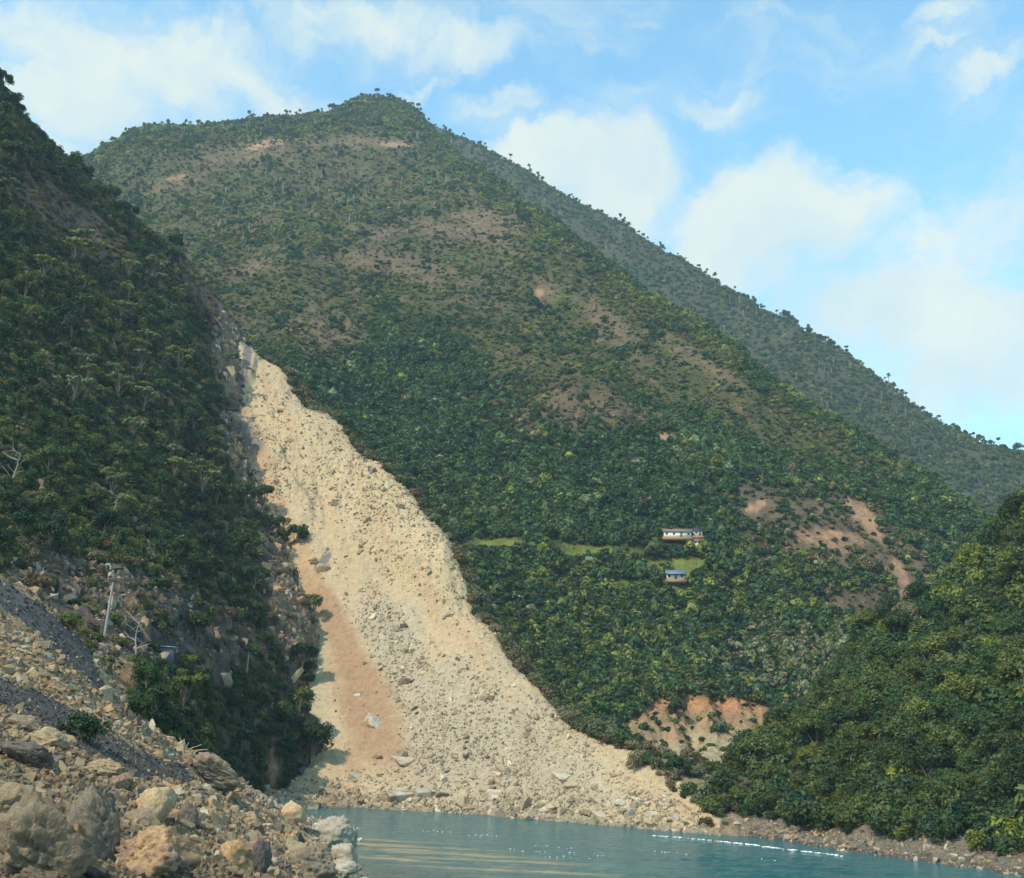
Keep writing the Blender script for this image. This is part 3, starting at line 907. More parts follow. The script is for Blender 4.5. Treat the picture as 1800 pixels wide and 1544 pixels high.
def rock_mesh(name, seed, sub, planes=11, asp=(1, 0.8, 0.65), rough=0.05, mat=None, soft=0.0, smooth=False):
    r = np.random.default_rng(seed)
    V, Fc = ICO[sub]
    n = r.normal(size=(planes, 3)); n /= np.linalg.norm(n, axis=1)[:, None]
    dist = r.uniform(0.5, 0.85, planes)
    dp = V @ n.T
    rad = np.where(dp > 0.05, dist / np.maximum(dp, 0.05), 9).min(1)
    rad = np.minimum(rad, 1.0)
    P = V * rad[:, None]
    P = P * (1 - soft) + V * 0.8 * soft
    amp = rough * (1.5 if sub >= 4 else 1)
    for k, s in enumerate((1.6, 3.5, 8.0, 17.0)[:max(1, sub - 1)]):
        P = P + V * (noise3(V, s, seed * 7 + k) * amp * (0.8 ** k) * (1.0 if k else 1.3))[:, None]
    # layered joints on bigger stones
    if sub >= 4:
        st = np.abs(noise2(P[:, 0] * 1.5 + P[:, 2] * 6, P[:, 1] * 1.5, seed + 77))
        P = P - V * (sstep(0.16, 0.0, st) * 0.09)[:, None]
        c2 = np.abs(noise3(P, 2.3, seed + 41))
        P = P - V * (sstep(0.10, 0.0, c2) * 0.07)[:, None]
    P = P * np.array(asp)
    P = P / np.abs(P).max(0) * np.array(asp)
    return mesh_from(name, P, Fc, [mat or M_rock], smooth=smooth)


PROTO = bpy.data.collections.new('prototypes')


def hull_rock(name, seed, npt, asp, mat, bevel=0.0):
    import bmesh
    r = np.random.default_rng(seed)
    d = r.normal(size=(npt, 3)); d /= np.linalg.norm(d, axis=1)[:, None]
    P = np.sign(d) * np.abs(d) ** .7
    P *= r.uniform(.75, 1.0, npt)[:, None]
    P = P / np.abs(P).max(0) * np.array(asp)
    bm_ = bmesh.new()
    for p in P:
        bm_.verts.new(p)
    res = bmesh.ops.convex_hull(bm_, input=bm_.verts[:])
    bmesh.ops.delete(bm_, geom=list({v for v in bm_.verts if not v.link_faces}), context='VERTS')
    if bevel:
        bmesh.ops.bevel(bm_, geom=bm_.edges[:] + bm_.verts[:], offset=bevel, segments=1, affect='EDGES')
    bmesh.ops.triangulate(bm_, faces=bm_.faces[:])
    if bevel:
        bmesh.ops.subdivide_edges(bm_, edges=[e for e in bm_.edges if e.calc_length() > .35], cuts=2, use_grid_fill=True)
        for v in bm_.verts:
            n_ = v.co.normalized()
            k = noise3(np.array([v.co[:]]), 2.5, seed)[0] * .05 + noise3(np.array([v.co[:]]), 7.0, seed + 3)[0] * .02
            v.co += n_ * k
        bmesh.ops.triangulate(bm_, faces=bm_.faces[:])
    me = bpy.data.meshes.new(name); bm_.to_mesh(me); bm_.free()
    me.materials.append(mat)
    return me


def proto(me, coll, name):
    o = bpy.data.objects.new(name, me)
    coll.objects.link(o)
    return o


def crown_geo(r, R, nclump, nleaf, leaf, cx=0.0, cz=0.0, flat=1.0, spread=0.75, droop=0.0, cr=None):
    """many leaf-sized faces gathered into clumps inside an ellipsoid of radii R"""
    c = r.normal(size=(nclump, 3)); c /= np.linalg.norm(c, axis=1)[:, None]
    c *= (r.uniform(0.35, 1.0, nclump) ** 0.5)[:, None]
    c[:, 2] = np.where(c[:, 2] < -0.35, -c[:, 2] * 0.6, c[:, 2])
    C0 = c * np.array(R) * spread
    crr = (cr or 0.42) * min(R) * r.uniform(0.65, 1.3, nclump)
    k = r.integers(0, nclump, nleaf)
    d = r.normal(size=(nleaf, 3)); d[:, 2] += 0.35; d /= np.linalg.norm(d, axis=1)[:, None]
    rad = crr[k] * r.uniform(0.55, 1.05, nleaf)
    p = C0[k] + d * rad[:, None] * np.array([1, 1, flat])
    nrm = d + r.normal(size=(nleaf, 3)) * 0.45 + np.array([0, 0, 0.35]); nrm /= np.linalg.norm(nrm, axis=1)[:, None]
    tg = np.cross(nrm, r.normal(size=(nleaf, 3))); tg /= np.linalg.norm(tg, axis=1)[:, None]
    bt = np.cross(nrm, tg)
    s = leaf * r.uniform(0.6, 1.35, nleaf)[:, None]
    a = p + tg * s; b = p + bt * s * 0.55 + nrm * s * .12; cc = p - tg * s * 0.9; dd_ = p - bt * s * 0.55 + nrm * s * .12
    if droop:
        a[:, 2] -= droop * s[:, 0]
    V = np.stack([a, b, cc, dd_], 1).reshape(-1, 3)
    V += np.array([cx, 0, cz])
    Fq = np.arange(nleaf * 4).reshape(-1, 4)
    return V, Fq, C0 + np.array([cx, 0, cz])


def tube_geo(paths, nseg=5):
    """paths: list of (points Nx3, radii N)"""
    Vs, Fs, o = [], [], 0
    for pts, rad in paths:
        pts = np.array(pts, float); n = len(pts)
        tan = np.gradient(pts, axis=0); tan /= np.linalg.norm(tan, axis=1)[:, None] + 1e-9
        up = np.array([0.3, 1, 0.1]); a = np.cross(tan, up); a /= np.linalg.norm(a, axis=1)[:, None] + 1e-9
        b = np.cross(tan, a)
        th = np.linspace(0, 2 * np.pi, nseg, endpoint=False)
        ring = pts[:, None, :] + (a[:, None, :] * np.cos(th)[None, :, None] + b[:, None, :] * np.sin(th)[None, :, None]) * np.array(rad)[:, None, None]
        Vs.append(ring.reshape(-1, 3))
        for i in range(n - 1):
            for j in range(nseg):
                Fs.append((o + i * nseg + j, o + i * nseg + (j + 1) % nseg, o + (i + 1) * nseg + (j + 1) % nseg, o + (i + 1) * nseg + j))
        o += n * nseg
    return np.concatenate(Vs), np.array(Fs)


def trunk_geo(r, H, rad, centers, nlimb=7, lean=0.3):
    top = np.array([r.normal() * lean, r.normal() * lean, H])
    main = [np.array([0, 0, -0.8]), np.array([r.normal() * .1, r.normal() * .1, H * .35]), top * np.array([.6, .6, .7]), top]
    paths = [(main, [rad, rad * .8, rad * .55, rad * .2])]
    if len(centers):
        for k in r.choice(len(centers), min(nlimb, len(centers)), replace=False):
            c = centers[k]
            s = np.array(main[1]) * r.uniform(.6, 1.0) + (top - main[1]) * r.uniform(0, .35)
            mid = (s + c) / 2 + np.array([0, 0, r.uniform(-.3, .5)])
            paths.append(([s, mid, c], [rad * .42, rad * .28, rad * .08]))
    return tube_geo(paths, 5)


def tree_parts(seed, H, R, nclump, nleaf, leaf, trunk_r, cz=None, flat=1.0, mat=None, cr=None, droop=0.0, spread=.75, nlimb=7):
    r = np.random.default_rng(seed)
    cz = H - R[2] * 0.9 if cz is None else cz
    cv, cf, cen = crown_geo(r, R, nclump, nleaf, leaf, 0, cz, flat, spread, droop, cr)
    tv, tf = trunk_geo(r, cz + R[2] * .3, trunk_r, cen, nlimb)
    return mesh_from('crown', cv, cf, [mat or M_leaf], smooth=False), mesh_from('trunk', tv, tf, [M_bark])


def joined_tree(name, seed, H, R, nclump, nleaf, leaf, trunk_r, cz=None, mat=None, cr=None, bark=None, spread=.75, flat=1.0):
    r = np.random.default_rng(seed)
    cz = H - R[2] * 0.9 if cz is None else cz
    cv, cf, cen = crown_geo(r, R, nclump, nleaf, leaf, 0, cz, flat, spread, 0, cr)
    tv, tf = trunk_geo(r, cz + R[2] * .3, trunk_r, cen, 4)
    V = np.concatenate([cv, tv]); Fq = np.concatenate([cf, tf + len(cv)])
    return mesh_from(name, V, Fq, [mat or M_leaf, bark or M_bark], midx=[0] * len(cf) + [1] * len(tf), smooth=False)


# rocks
RC = bpy.data.collections.new('loose_rocks'); ROCKS = []
for i in range(12):
    r_ = np.random.default_rng(900 + i)
    me = hull_rock('stone', 900 + i, 9 + i % 4, (1.1, r_.uniform(.6, .95), r_.uniform(.35, .7)), M_rock)
    proto(me, RC, 'stone.%03d' % i)
RF = bpy.data.collections.new('far_rocks')
for i in range(8):
    r_ = np.random.default_rng(950 + i)
    proto(hull_rock('debris_stone', 950 + i, 9 + i % 4, (1.1, r_.uniform(.6, .95), r_.uniform(.4, .75)), M_rockfar), RF, 'debris_stone.%03d' % i)
RS = bpy.data.collections.new('slide_rocks')
for i in range(8):
    r_ = np.random.default_rng(930 + i)
    proto(hull_rock('slide_stone', 930 + i, 9 + i % 4, (1.1, r_.uniform(.6, .95), r_.uniform(.4, .8)), M_slrock), RS, 'slide_stone.%03d' % i)
BIG = []
for i in range(10):
    r_ = np.random.default_rng(980 + i)
    BIG.append(hull_rock('boulder', 980 + i, 11 + i % 5, (1.1, r_.uniform(.7, .95), r_.uniform(.6, .85)), M_rock, .05))

# vegetation collections for the uncountable cover
MV = bpy.data.collections.new('mountain_plants')
for i in range(6):       # 0-3 round bushes / trees, 4-5 taller slim trees
    if i < 4:
        proto(joined_tree('shrub', 1000 + i, 5.0, (3.2, 3.0, 2.5), 9, 190, 0.85, 0.16, cz=2.0, mat=M_leaf_far, cr=.55), MV, 'shrub.%03d' % i)
    else:
        proto(joined_tree('shrub', 1000 + i, 10.0, (2.0, 2.0, 2.6), 8, 120, 0.7, 0.16, cz=8.0, mat=M_leaf_far, bark=M_dead), MV, 'shrub.%03d' % i)
HV = bpy.data.collections.new('hillside_plants')
for i in range(5):
    proto(joined_tree('bush', 1050 + i, 3.6, (2.2, 2.0, 1.9), 12, 620, 0.30, 0.08, cz=1.4, cr=.5), HV, 'bush.%03d' % i)


def gn_scatter(name, pts, rot, scl, idx, tone, coll, **props):
    n = len(pts)
    me = bpy.data.meshes.new(name)
    me.vertices.add(n); me.vertices.foreach_set('co', np.asarray(pts, np.float32).ravel())
    for an, typ, data, key in (('rot', 'FLOAT_VECTOR', rot, 'vector'), ('scl', 'FLOAT_VECTOR', scl, 'vector'), ('idx', 'INT', idx, 'value'), ('tone', 'FLOAT', tone, 'value')):
        a = me.attributes.new(an, typ, 'POINT')
        a.data.foreach_set(key, np.asarray(data, np.int32 if typ == 'INT' else np.float32).ravel())
    o = link(name, me, kind='stuff', **props)
    ng = bpy.data.node_groups.new(name, 'GeometryNodeTree')
    ng.interface.new_socket('Geometry', in_out='INPUT', socket_type='NodeSocketGeometry')
    ng.interface.new_socket('Geometry', in_out='OUTPUT', socket_type='NodeSocketGeometry')
    gi = ng.nodes.new('NodeGroupInput'); go = ng.nodes.new('NodeGroupOutput')
    ci = ng.nodes.new('GeometryNodeCollectionInfo'); ci.inputs[0].default_value = coll
    ci.inputs['Separate Children'].default_value = True; ci.inputs['Reset Children'].default_value = True
    ip = ng.nodes.new('GeometryNodeInstanceOnPoints')
    ip.inputs['Pick Instance'].default_value = True

    def na(nm, dt):
        nd = ng.nodes.new('GeometryNodeInputNamedAttribute'); nd.data_type = dt; nd.inputs[0].default_value = nm
        return nd.outputs[0]
    L = ng.links
    L.new(gi.outputs[0], ip.inputs['Points']); L.new(ci.outputs[0], ip.inputs['Instance'])
    L.new(na('idx', 'INT'), ip.inputs['Instance Index'])
    e2r = ng.nodes.new('FunctionNodeEulerToRotation')
    L.new(na('rot', 'FLOAT_VECTOR'), e2r.inputs[0]); L.new(e2r.outputs[0], ip.inputs['Rotation'])
    L.new(na('scl', 'FLOAT_VECTOR'), ip.inputs['Scale'])
    L.new(ip.outputs[0], go.inputs[0])
    md = o.modifiers.new('scatter', 'NODES'); md.node_group = ng
    return o


def cand(surf, p0, p1, y0, y1, n, density='px'):
    """random ground points: even per unit of ground seen at an angle"""
    u = rng.uniform((p0 - 900) / F, (p1 - 900) / F, n)
    Y = y0 * (y1 / y0) ** rng.uniform(0, 1, n)
    X = u * Y
    Z = surf(X, Y)
    return np.stack([X, Y, Z], -1)


def slope_n(surf, P, e=0.8):
    zx = (surf(P[:, 0] + e, P[:, 1]) - surf(P[:, 0] - e, P[:, 1])) / (2 * e)
    zy = (surf(P[:, 0], P[:, 1] + e) - surf(P[:, 0], P[:, 1] - e)) / (2 * e)
    n = np.stack([-zx, -zy, np.ones(len(P))], -1)
    return n / np.linalg.norm(n, axis=1)[:, None]


def rnd_rot(n, full=False):
    r = rng.uniform(0, 2 * np.pi, (n, 3))
    if not full:
        r[:, :2] = rng.normal(0, 0.06, (n, 2))
    return r


# ------------------------------------------------------------------ cover of the mountain and ridge
def cull(P, keys, lift=10.0, margin=90):
    px, py, dd = project(P)
    keep = (px > -margin) & (px < W0 + margin) & (py > -60) & (py < H0 + 40)
    if keys:
        for i in np.nonzero(keep)[0]:
            if not visible(P[i], keys, lift):
                keep[i] = False
    return keep


P = cand(surfM, -160, 1990, 262, 1290, 230000)
px, py, dd = project(P)
n1 = fbm(P[:, 0] / 60, P[:, 1] / 60, 4, 101); n2 = fbm(P[:, 0] / 14, P[:, 1] / 14, 4, 102)
fo = forest_of(px, py, n1, n2); br = brown_of(px, py, n1, n2); fi = field_of(px, py, n2); sc = scar_of(px, py, n2)
prob = (0.78 + .3 * sstep(-.12, .18, n2)) * (1 - fo) + fo * (.72 + .35 * sstep(-.3, .1, n2)) + 0.25 * sstep(0, .4, n1)
gl = -ridged((P[:, 0] + .35 * P[:, 1]) / 95 + fbm(P[:, 0] / 120, P[:, 1] / 120, 2, 8) * 0.6, P[:, 1] / 260, 4, 43)
prob *= .8 + .45 * sstep(-.3, .4, gl)
rw = raw_of(px, py, n2)
prob *= (1 - .93 * rw) * (1 - .80 * fi)
for (hx, hy, hr, hh) in ((1198, 953, 42, 13), (1190, 1022, 30, 14)):
    prob *= sstep(.9, 1.15, blob(px, py, hx, hy, hr, hh, 0))
prob *= (1 - (0.5 + .25 * (px > 1280)) * br) * (1 - 0.9 * fi) * (1 - 0.93 * sc)
prob *= np.clip(1.15 - 0.25 * sstep(500, 260, dd), 0, 1)
crestband = sstep(60, 10, py - np.interp(px, [c[0] for c in crestM], [c[1] for c in crestM]))
prob = np.maximum(prob, crestband * .97)
keep = (rng.uniform(0, 1, len(P)) < prob) & (P[:, 2] > 1)
gl = gl[keep]; P = P[keep]; fo = fo[keep]; br = br[keep]; fi = fi[keep]; sc = sc[keep]; n1 = n1[keep]; n2 = n2[keep]; crestband = crestband[keep]
k2 = cull(P, ['B', 'C', 'R'], 14)
gl = gl[k2]; P = P[k2]; fo = fo[k2]; br = br[k2]; fi = fi[k2]; sc = sc[k2]; n1 = n1[k2]; n2 = n2[k2]; crestband = crestband[k2]
n = len(P); px, py, dd = project(P)
big = rng.uniform(0, 1, n)
s = 0.17 + 0.42 * rng.uniform(0, 1, n) ** 2 + fo * rng.uniform(0.1, 1.0, n) ** 1.6 + .25 * crestband + 0.35 * (big > 0.95)
s *= .85 + .5 * sstep(0, .4, gl) * (rng.uniform(0, 1, n) < .5)
s *= (1 - 0.35 * br) * (1 - 0.4 * sc) * (1 - 0.55 * fi)
s *= np.interp(dd, [280, 450, 900], [0.62, 0.85, 1.15])
clus = (rng.uniform(0, 1, n) < sstep(.05, .40, fbm(P[:, 0] / 22, P[:, 1] / 30, 3, 133) + .25 * sstep(0, .4, gl))) & (fo < .5)
tone = 0.42 - .17 * fo + (.08 - .02 * fo) * rng.normal(size=n) + 0.16 * n1 - 0.12 * fo + 0.12 * n2 - .12 * sstep(-.1, .4, gl)
tone = np.where((big > .95) | (rng.uniform(0, 1, n) < 0.05 * (1 - fo)), rng.uniform(.08, .24, n), tone)
tone = np.where(rng.uniform(0, 1, n) < br * 0.5 + 0.12 * (1 - fo), rng.uniform(.82, 1.0, n), tone)
tone = np.where(rng.uniform(0, 1, n) < .05 * fo, rng.uniform(.40, .80, n), tone)
tone = np.where(fi > 0.5, rng.uniform(.40, .62, n), tone)
lowz = sstep(930, 1010, py) * sstep(880, 900, px)
tone = np.where(rng.uniform(0, 1, n) < 0.25 * lowz, rng.uniform(.36, .5, n), tone)
greyz = sstep(1.2, .6, blob(px, py, 1420, 1170, 170, 70, 0))
tone = np.where(rng.uniform(0, 1, n) < 0.5 * greyz, rng.uniform(.72, .86, n), tone)
tone = np.clip(tone, 0.0, 1.0)
idx = rng.integers(0, 4, n)
slim = rng.uniform(0, 1, n) < np.where(py < 420, 0.012, 0.0)
idx = np.where(slim, rng.integers(4, 6, n), idx)
s = np.where(slim, rng.uniform(.7, 1.1, n), s)
tone = np.where(clus & (fi < .5), rng.uniform(.06, .24, n), tone); s = np.where(clus, s * 1.45, s)
S3 = s[:, None] * rng.uniform(.75, 1.4, (n, 3)) * np.where((s < .55)[:, None], np.array([1.15, 1.1, .85]), 1.0)
gn_scatter('mountain_vegetation', P - np.array([0, 0, .3]), rnd_rot(n), S3, idx, tone, MV, label='green shrubs and trees covering the mountain face')
print('mountain plants', n)

P = cand(surfN, 620, 2050, 700, 1750, 60000)
n1 = fbm(P[:, 0] / 60, P[:, 1] / 60, 4, 201)
P = P[(rng.uniform(0, 1, len(P)) < 0.6 + .4 * n1)]
P = P[cull(P, ['M', 'R'], 14)]
n = len(P)
idx = np.where(rng.uniform(0, 1, n) < .03, rng.integers(4, 6, n), rng.integers(0, 4, n))
s = np.where(idx > 3, rng.uniform(.8, 1.3, n), rng.uniform(.45, 1.1, n))
gn_scatter('ridge_vegetation', P - np.array([0, 0, .3]), rnd_rot(n), s[:, None] * rng.uniform(.8, 1.2, (n, 3)), idx, np.clip(.26 + .12 * rng.normal(size=n), 0, 1), MV,
           label='hazy trees and scrub on the ridge behind the mountain')
print('ridge plants', n)


# ------------------------------------------------------------------ things built one by one
def thing(name, label, cat, loc, rotz=0.0, scale=1.0, group=None, tone=None, tilt=(0, 0)):
    o = bpy.data.objects.new(name, None); C.objects.link(o)
    o.empty_display_size = 0.5
    o.location = loc; o.rotation_euler = (tilt[0], tilt[1], rotz)
    o.scale = (scale, scale, scale) if np.isscalar(scale) else scale
    o['label'] = label; o['category'] = cat
    if group:
        o['group'] = group
    if tone is not None:
        o['tone'] = float(tone)
    return o


def part(name, me, parent, tone=None):
    o = bpy.data.objects.new(name, me); C.objects.link(o); o.parent = parent
    if tone is not None:
        o['tone'] = float(tone)
    return o


def put_tree(name, protos, label, cat, loc, rotz, scale, group, tone, tilt=(0, 0)):
    cr, tr = protos
    t_ = thing(name, label, cat, loc, rotz, scale, group, None, tilt)
    part('crown', cr, t_, tone); part('trunk', tr, t_)
    return t_


def pick_spaced(P, size_px, n_max, spacing=0.55, seed=0):
    """keep points so that neighbours in space stay apart"""
    out = []
    for i in range(len(P)):
        ok_ = True
        for j in out:
            dx = P[i, 0] - P[j, 0]; dy = P[i, 1] - P[j, 1]; dz = P[i, 2] - P[j, 2]
            if dx * dx + dy * dy + dz * dz < (spacing * (size_px[i] + size_px[j])) ** 2:
                ok_ = False; break
        if ok_:
            out.append(i)
            if len(out) >= n_max:
                break
    return out


# skyline trees
SK = [tree_parts(1100 + i, 9.0, (2.3, 2.2, 1.3), 7, 260, 0.55, 0.20, cz=8.2, mat=M_leaf_far, cr=.75, nlimb=4) for i in range(3)] + \
     [tree_parts(1110 + i, 8.0, (2.8, 2.6, 2.6), 9, 320, 0.62, 0.22, cz=5.0, mat=M_leaf_far, cr=.6, nlimb=4) for i in range(3)]


def skyline(crest, surf, p0, p1, n, label_fn, name):
    cx = np.array([c[0] for c in crest]); cd = np.array([c[2] for c in crest])
    cc = rng.uniform(p0, p1, max(6, n // 6)); xs = np.clip(np.where(rng.uniform(0, 1, n) < .6, cc[rng.integers(0, len(cc), n)] + rng.normal(size=n) * 11, rng.uniform(p0, p1, n)), p0, p1); xs.sort()
    for x in xs:
        d = float(np.interp(x, cx, cd))
        u = float(pix_dir(x, 300)[0])
        # walk outwards to the highest point of the profile on this bearing
        ds = np.linspace(d * 0.88, d * 1.12, 60)
        for it in range(3):
            Z = surf(u * ds, ds)
            j = int(np.argmax((Z - CAMZ) / ds))
            q = np.array([[u * ds[j], ds[j], Z[j]]])
            ppx = float(project(q)[0][0])
            u += (x - ppx) / F
        Z = surf(u * ds, ds); j = int(np.argmax((Z - CAMZ) / ds))
        k = rng.integers(0, 3) if rng.uniform() < (.30 if surf is surfN else .12) else rng.integers(3, 6)
        sc_ = rng.uniform(.35, 1.0) * (1.15 if surf is surfN else .9) * (1.35 if rng.uniform() < .2 else 1.0) * (d / 1000) ** .3
        lab, grp = label_fn(x, k)
        put_tree(name, SK[k], lab, 'tree', (u * ds[j], ds[j], Z[j] - .3), rng.uniform(0, 6.28), sc_, grp, rng.uniform(0, .12))


def lab_m(x, k):
    side = 'left shoulder' if x < 560 else 'rounded summit'
    kd = 'thin tree with a small crown' if k < 3 else 'bushy dark tree'
    return f"{kd} on the skyline of the {side}", f"{kd.split(' with')[0]}s on the {side} skyline"


def lab_n(x, k):
    side = 'top third of the descending ridge' if x < 1080 else 'middle of the descending ridge' if x < 1440 else 'lower end of the descending ridge'
    kd = 'thin tree with a small crown' if k < 3 else 'bushy dark tree'
    return f"{kd} on the {side}", f"{kd.split(' with')[0]}s on the {side}"


skyline([c for c in crestM if 60 <= c[0] <= 900], surfM, 165, 780, 110, lab_m, 'ridge_tree')
skyline(crestN, surfN, 745, 1795, 150, lab_n, 'ridge_tree')

# ------------------------------------------------------------------ left buttress: trees and scrub
def zone_rock(px, py):
    bare = fbm(px / 45, py / 60, 3, 441)
    return np.clip(np.maximum(np.maximum(sstep(1.15, 0.75, blob(px, py, 215, 1075, 250, 85, 17)), .85 * sstep(.18, .38, bare) * sstep(560, 720, py)), np.maximum(np.maximum(sstep(1.15, .7, blob(px, py, 432, 800, 42, 130, -18)), sstep(1.1, .7, blob(px, py, 405, 640, 42, 90, -4))), np.maximum(sstep(1.15, .7, blob(px, py, 500, 1060, 52, 140, -10)), sstep(1.1, .7, blob(px, py, 400, 630, 32, 80, -8))))), 0, 1)


HT = [tree_parts(1200 + i, 6.5, (2.9, 2.7, 2.2), 15, 1500, 0.26, 0.15, cz=4.2, cr=.42, flat=.8) for i in range(4)] + \
     [tree_parts(1210 + i, 6.5, (3.3, 3.0, 1.5), 17, 1100, 0.30, 0.15, cz=5.2, cr=.40, flat=.42, droop=.5, spread=.9, nlimb=12) for i in range(3)]
P = cand(surfB, -330, 570, 130, 520, 11000)
px, py, dd = project(P)
rk = zone_rock(px, py)
n1 = fbm(P[:, 0] / 30, P[:, 1] / 30, 4, 401)
dryz = np.maximum(sstep(1.2, .6, blob(px, py, 120, 390, 130, 45, 35)), sstep(1.2, .6, blob(px, py, 370, 500, 50, 100, -30)))
roadz = sstep(1.3, .9, blob(px, py, 300, 1172, 200, 12, 15))
slip = sstep(1.2, .9, blob(px, py, 200, 1185, 42, 60, -10))
prob = (1 - .97 * rk) * (1 - .85 * dryz) * (1 - roadz) * (1 - slip) * (.75 + .5 * n1)
vis = cull(P, ['A', 'B'], 2.5, 25)
keep = (rng.uniform(0, 1, len(P)) < prob) & vis & (P[:, 2] > 3)
Pk = P[keep]; pk = np.stack([px[keep], py[keep]], -1); dk_ = dd[keep]; n1k = n1[keep]
szs = rng.uniform(.65, 1.55, len(Pk)) * np.interp(dk_, [150, 250, 400], [.5, .9, 1.15])
sel = pick_spaced(Pk, szs * 3.0, 245, .62)
pal = [(-20, 400, 50, 60), (130, 490, 60, 40), (250, 545, 90, 70), (240, 640, 110, 60), (380, 660, 50, 40), (190, 690, 80, 40), (210, 740, 60, 50), (330, 850, 40, 50), (205, 890, 35, 30)]
for i in sel:
    x, y = pk[i]
    umb = any(blob(x, y, a, b, c_, d_) < 1.1 for a, b, c_, d_ in pal)
    if umb:
        k = rng.integers(4, 7); tn = rng.uniform(.62, .76); kd = 'pale flat-topped tree'
    else:
        k = rng.integers(0, 4); tn = float(np.clip(.20 + .12 * rng.normal() + .14 * n1k[i], 0, .48)); kd = 'dark green bushy tree' if tn < .22 else 'olive green bushy tree'
    if y < 420: zn = 'near the top of the left hillside'
    elif y < 700: zn = 'high on the left hillside'
    elif y < 950: zn = 'halfway up the left hillside'
    elif y < 1150: zn = 'just above the rock face on the left'
    else: zn = 'below the road on the left'
    zn += ', far left' if x < 130 else ', landslide side' if x > 330 else ''
    kd = ('small ' if szs[i] < .8 else 'large ' if szs[i] > 1.15 else '') + kd
    put_tree('hillside_tree', HT[k], f"{kd} {zn}", 'tree', tuple(Pk[i] - np.array([0, 0, .4])), rng.uniform(0, 6.28), float(szs[i]), f"{kd}s {zn}", tn, (rng.normal() * .06, rng.normal() * .06))
rest = np.setdiff1d(np.arange(len(Pk)), sel)
P2 = cand(surfB, -330, 570, 115, 520, 32000)
px, py, dd = project(P2)
rk = zone_rock(px, py); dryz = np.maximum(sstep(1.2, .6, blob(px, py, 120, 390, 130, 45, 35)), sstep(1.2, .6, blob(px, py, 370, 500, 50, 100, -30)))
roadz = sstep(1.2, .9, blob(px, py, 300, 1172, 200, 10, 15)); slip = sstep(1.2, .9, blob(px, py, 200, 1185, 42, 60, -10))
prob = (1 - .93 * rk) * (1 - .45 * dryz) * (1 - .95 * roadz) * (1 - .95 * slip)
keep = (rng.uniform(0, 1, len(P2)) < prob) & (P2[:, 2] > 2.5) & cull(P2, ['A', 'B'], 3.0, 40)
P2 = P2[keep]; dz = dryz[keep]; rkk = rk[keep]; n = len(P2); dd = dd[keep]
n1 = fbm(P2[:, 0] / 18, P2[:, 1] / 18, 4, 407)
tone = np.clip(.21 + .13 * rng.normal(size=n) + .28 * n1, 0, .5)
tone = np.where(rng.uniform(0, 1, n) < .10 + .75 * dz + .6 * rkk, rng.uniform(.84, 1, n), tone)
s = rng.uniform(.35, 1.1, n) * np.interp(dd, [140, 250, 400], [.5, .8, 1.05]) * (1 - .35 * dz)
gn_scatter('hillside_vegetation', P2 - np.array([0, 0, .3]), rnd_rot(n), s[:, None] * rng.uniform(.8, 1.2, (n, 3)), rng.integers(0, 5, n), tone, HV, label='dense dark scrub covering the left hillside')
print('hillside plants', n, 'trees', len(sel))

# dry scrub along the far rim of the landslide and at its foot
P3_ = cand(surfC, 420, 1300, 190, 560, 30000)
px, py, dd = project(P3_)
lim = np.interp(px, crx, crY)
jy = fbm(P3_[:, 0] / 9, P3_[:, 1] / 9, 3, 308)
keep = ((P3_[:, 1] > lim - 1.5 + 4 * jy) & (P3_[:, 1] < lim + 60) & (P3_[:, 2] > 1) & (rng.uniform(0, 1, len(P3_)) < np.where(px > 1090, .06, .9))) & cull(P3_, ['B'], 3)
P3_ = P3_[keep]; n = len(P3_); dd = dd[keep]
tone = np.where(rng.uniform(0, 1, n) < .68, rng.uniform(.76, 1, n), rng.uniform(.1, .4, n))
s = rng.uniform(.35, 1.15, n) * np.interp(dd, [190, 300, 450], [.8, 1.1, 1.3])
gn_scatter('dry_scrub', P3_ - np.array([0, 0, .4]), rnd_rot(n), s[:, None] * rng.uniform(.8, 1.2, (n, 3)), rng.integers(0, 5, n), tone, HV, label='dry brownish scrub along the outer rim of the landslide')
print('rim scrub', n)

# ------------------------------------------------------------------ right hill
JT = [tree_parts(1300 + i, 8.5, (3.4 + .3 * (i % 3), 3.2, 3.3), 26, 3600, 0.23, 0.20, cz=4.6, cr=.36, flat=.85, spread=.85) for i in range(7)]
P = cand(surfR, 1240, 1960, 100, 285, 8000)
px, py, dd = project(P)
vis = cull(P, ['R'], 3.5, 45)
keep = vis & (P[:, 2] > 2.0)
P = P[keep]; dd = dd[keep]; px = px[keep]; py = py[keep]
sz = rng.uniform(.5, 1.35, len(P)) * np.interp(dd, [120, 200], [.75, .95])
sz *= np.interp(P[:, 2], [2, 8], [.5, 1.0])
sel = pick_spaced(P, sz * 3.2, 275, .50)
for i in sel:
    tn = float(np.clip(.25 + .14 * rng.normal(), 0.0, .55))
    if rng.uniform() < .07: tn = rng.uniform(.44, .54)
    if rng.uniform() < .012: tn = .9
    kd = 'dark green broadleaf tree' if tn < .2 else 'mid green broadleaf tree' if tn < .42 else 'yellowish green broadleaf tree' if tn < .7 else 'brownish half-bare tree'
    z = P[i, 2]
    zn = 'at the foot of the right hill' if z < 9 else 'low on the right hill' if z < 24 else 'in the middle of the right hill' if z < 48 else 'near the top of the right hill'
    zn += ', left end' if px[i] < 1450 else ', right end' if px[i] > 1650 else ''
    kd = ('small ' if sz[i] < .62 else 'large ' if sz[i] > .9 else '') + kd
    put_tree('jungle_tree', JT[rng.integers(0, 7)], f"{kd} {zn}", 'tree', tuple(P[i] - np.array([0, 0, .6])), rng.uniform(0, 6.28), float(sz[i]), f"{kd}s {zn}", tn, (rng.normal() * .08, rng.normal() * .08))
print('jungle', len(sel))
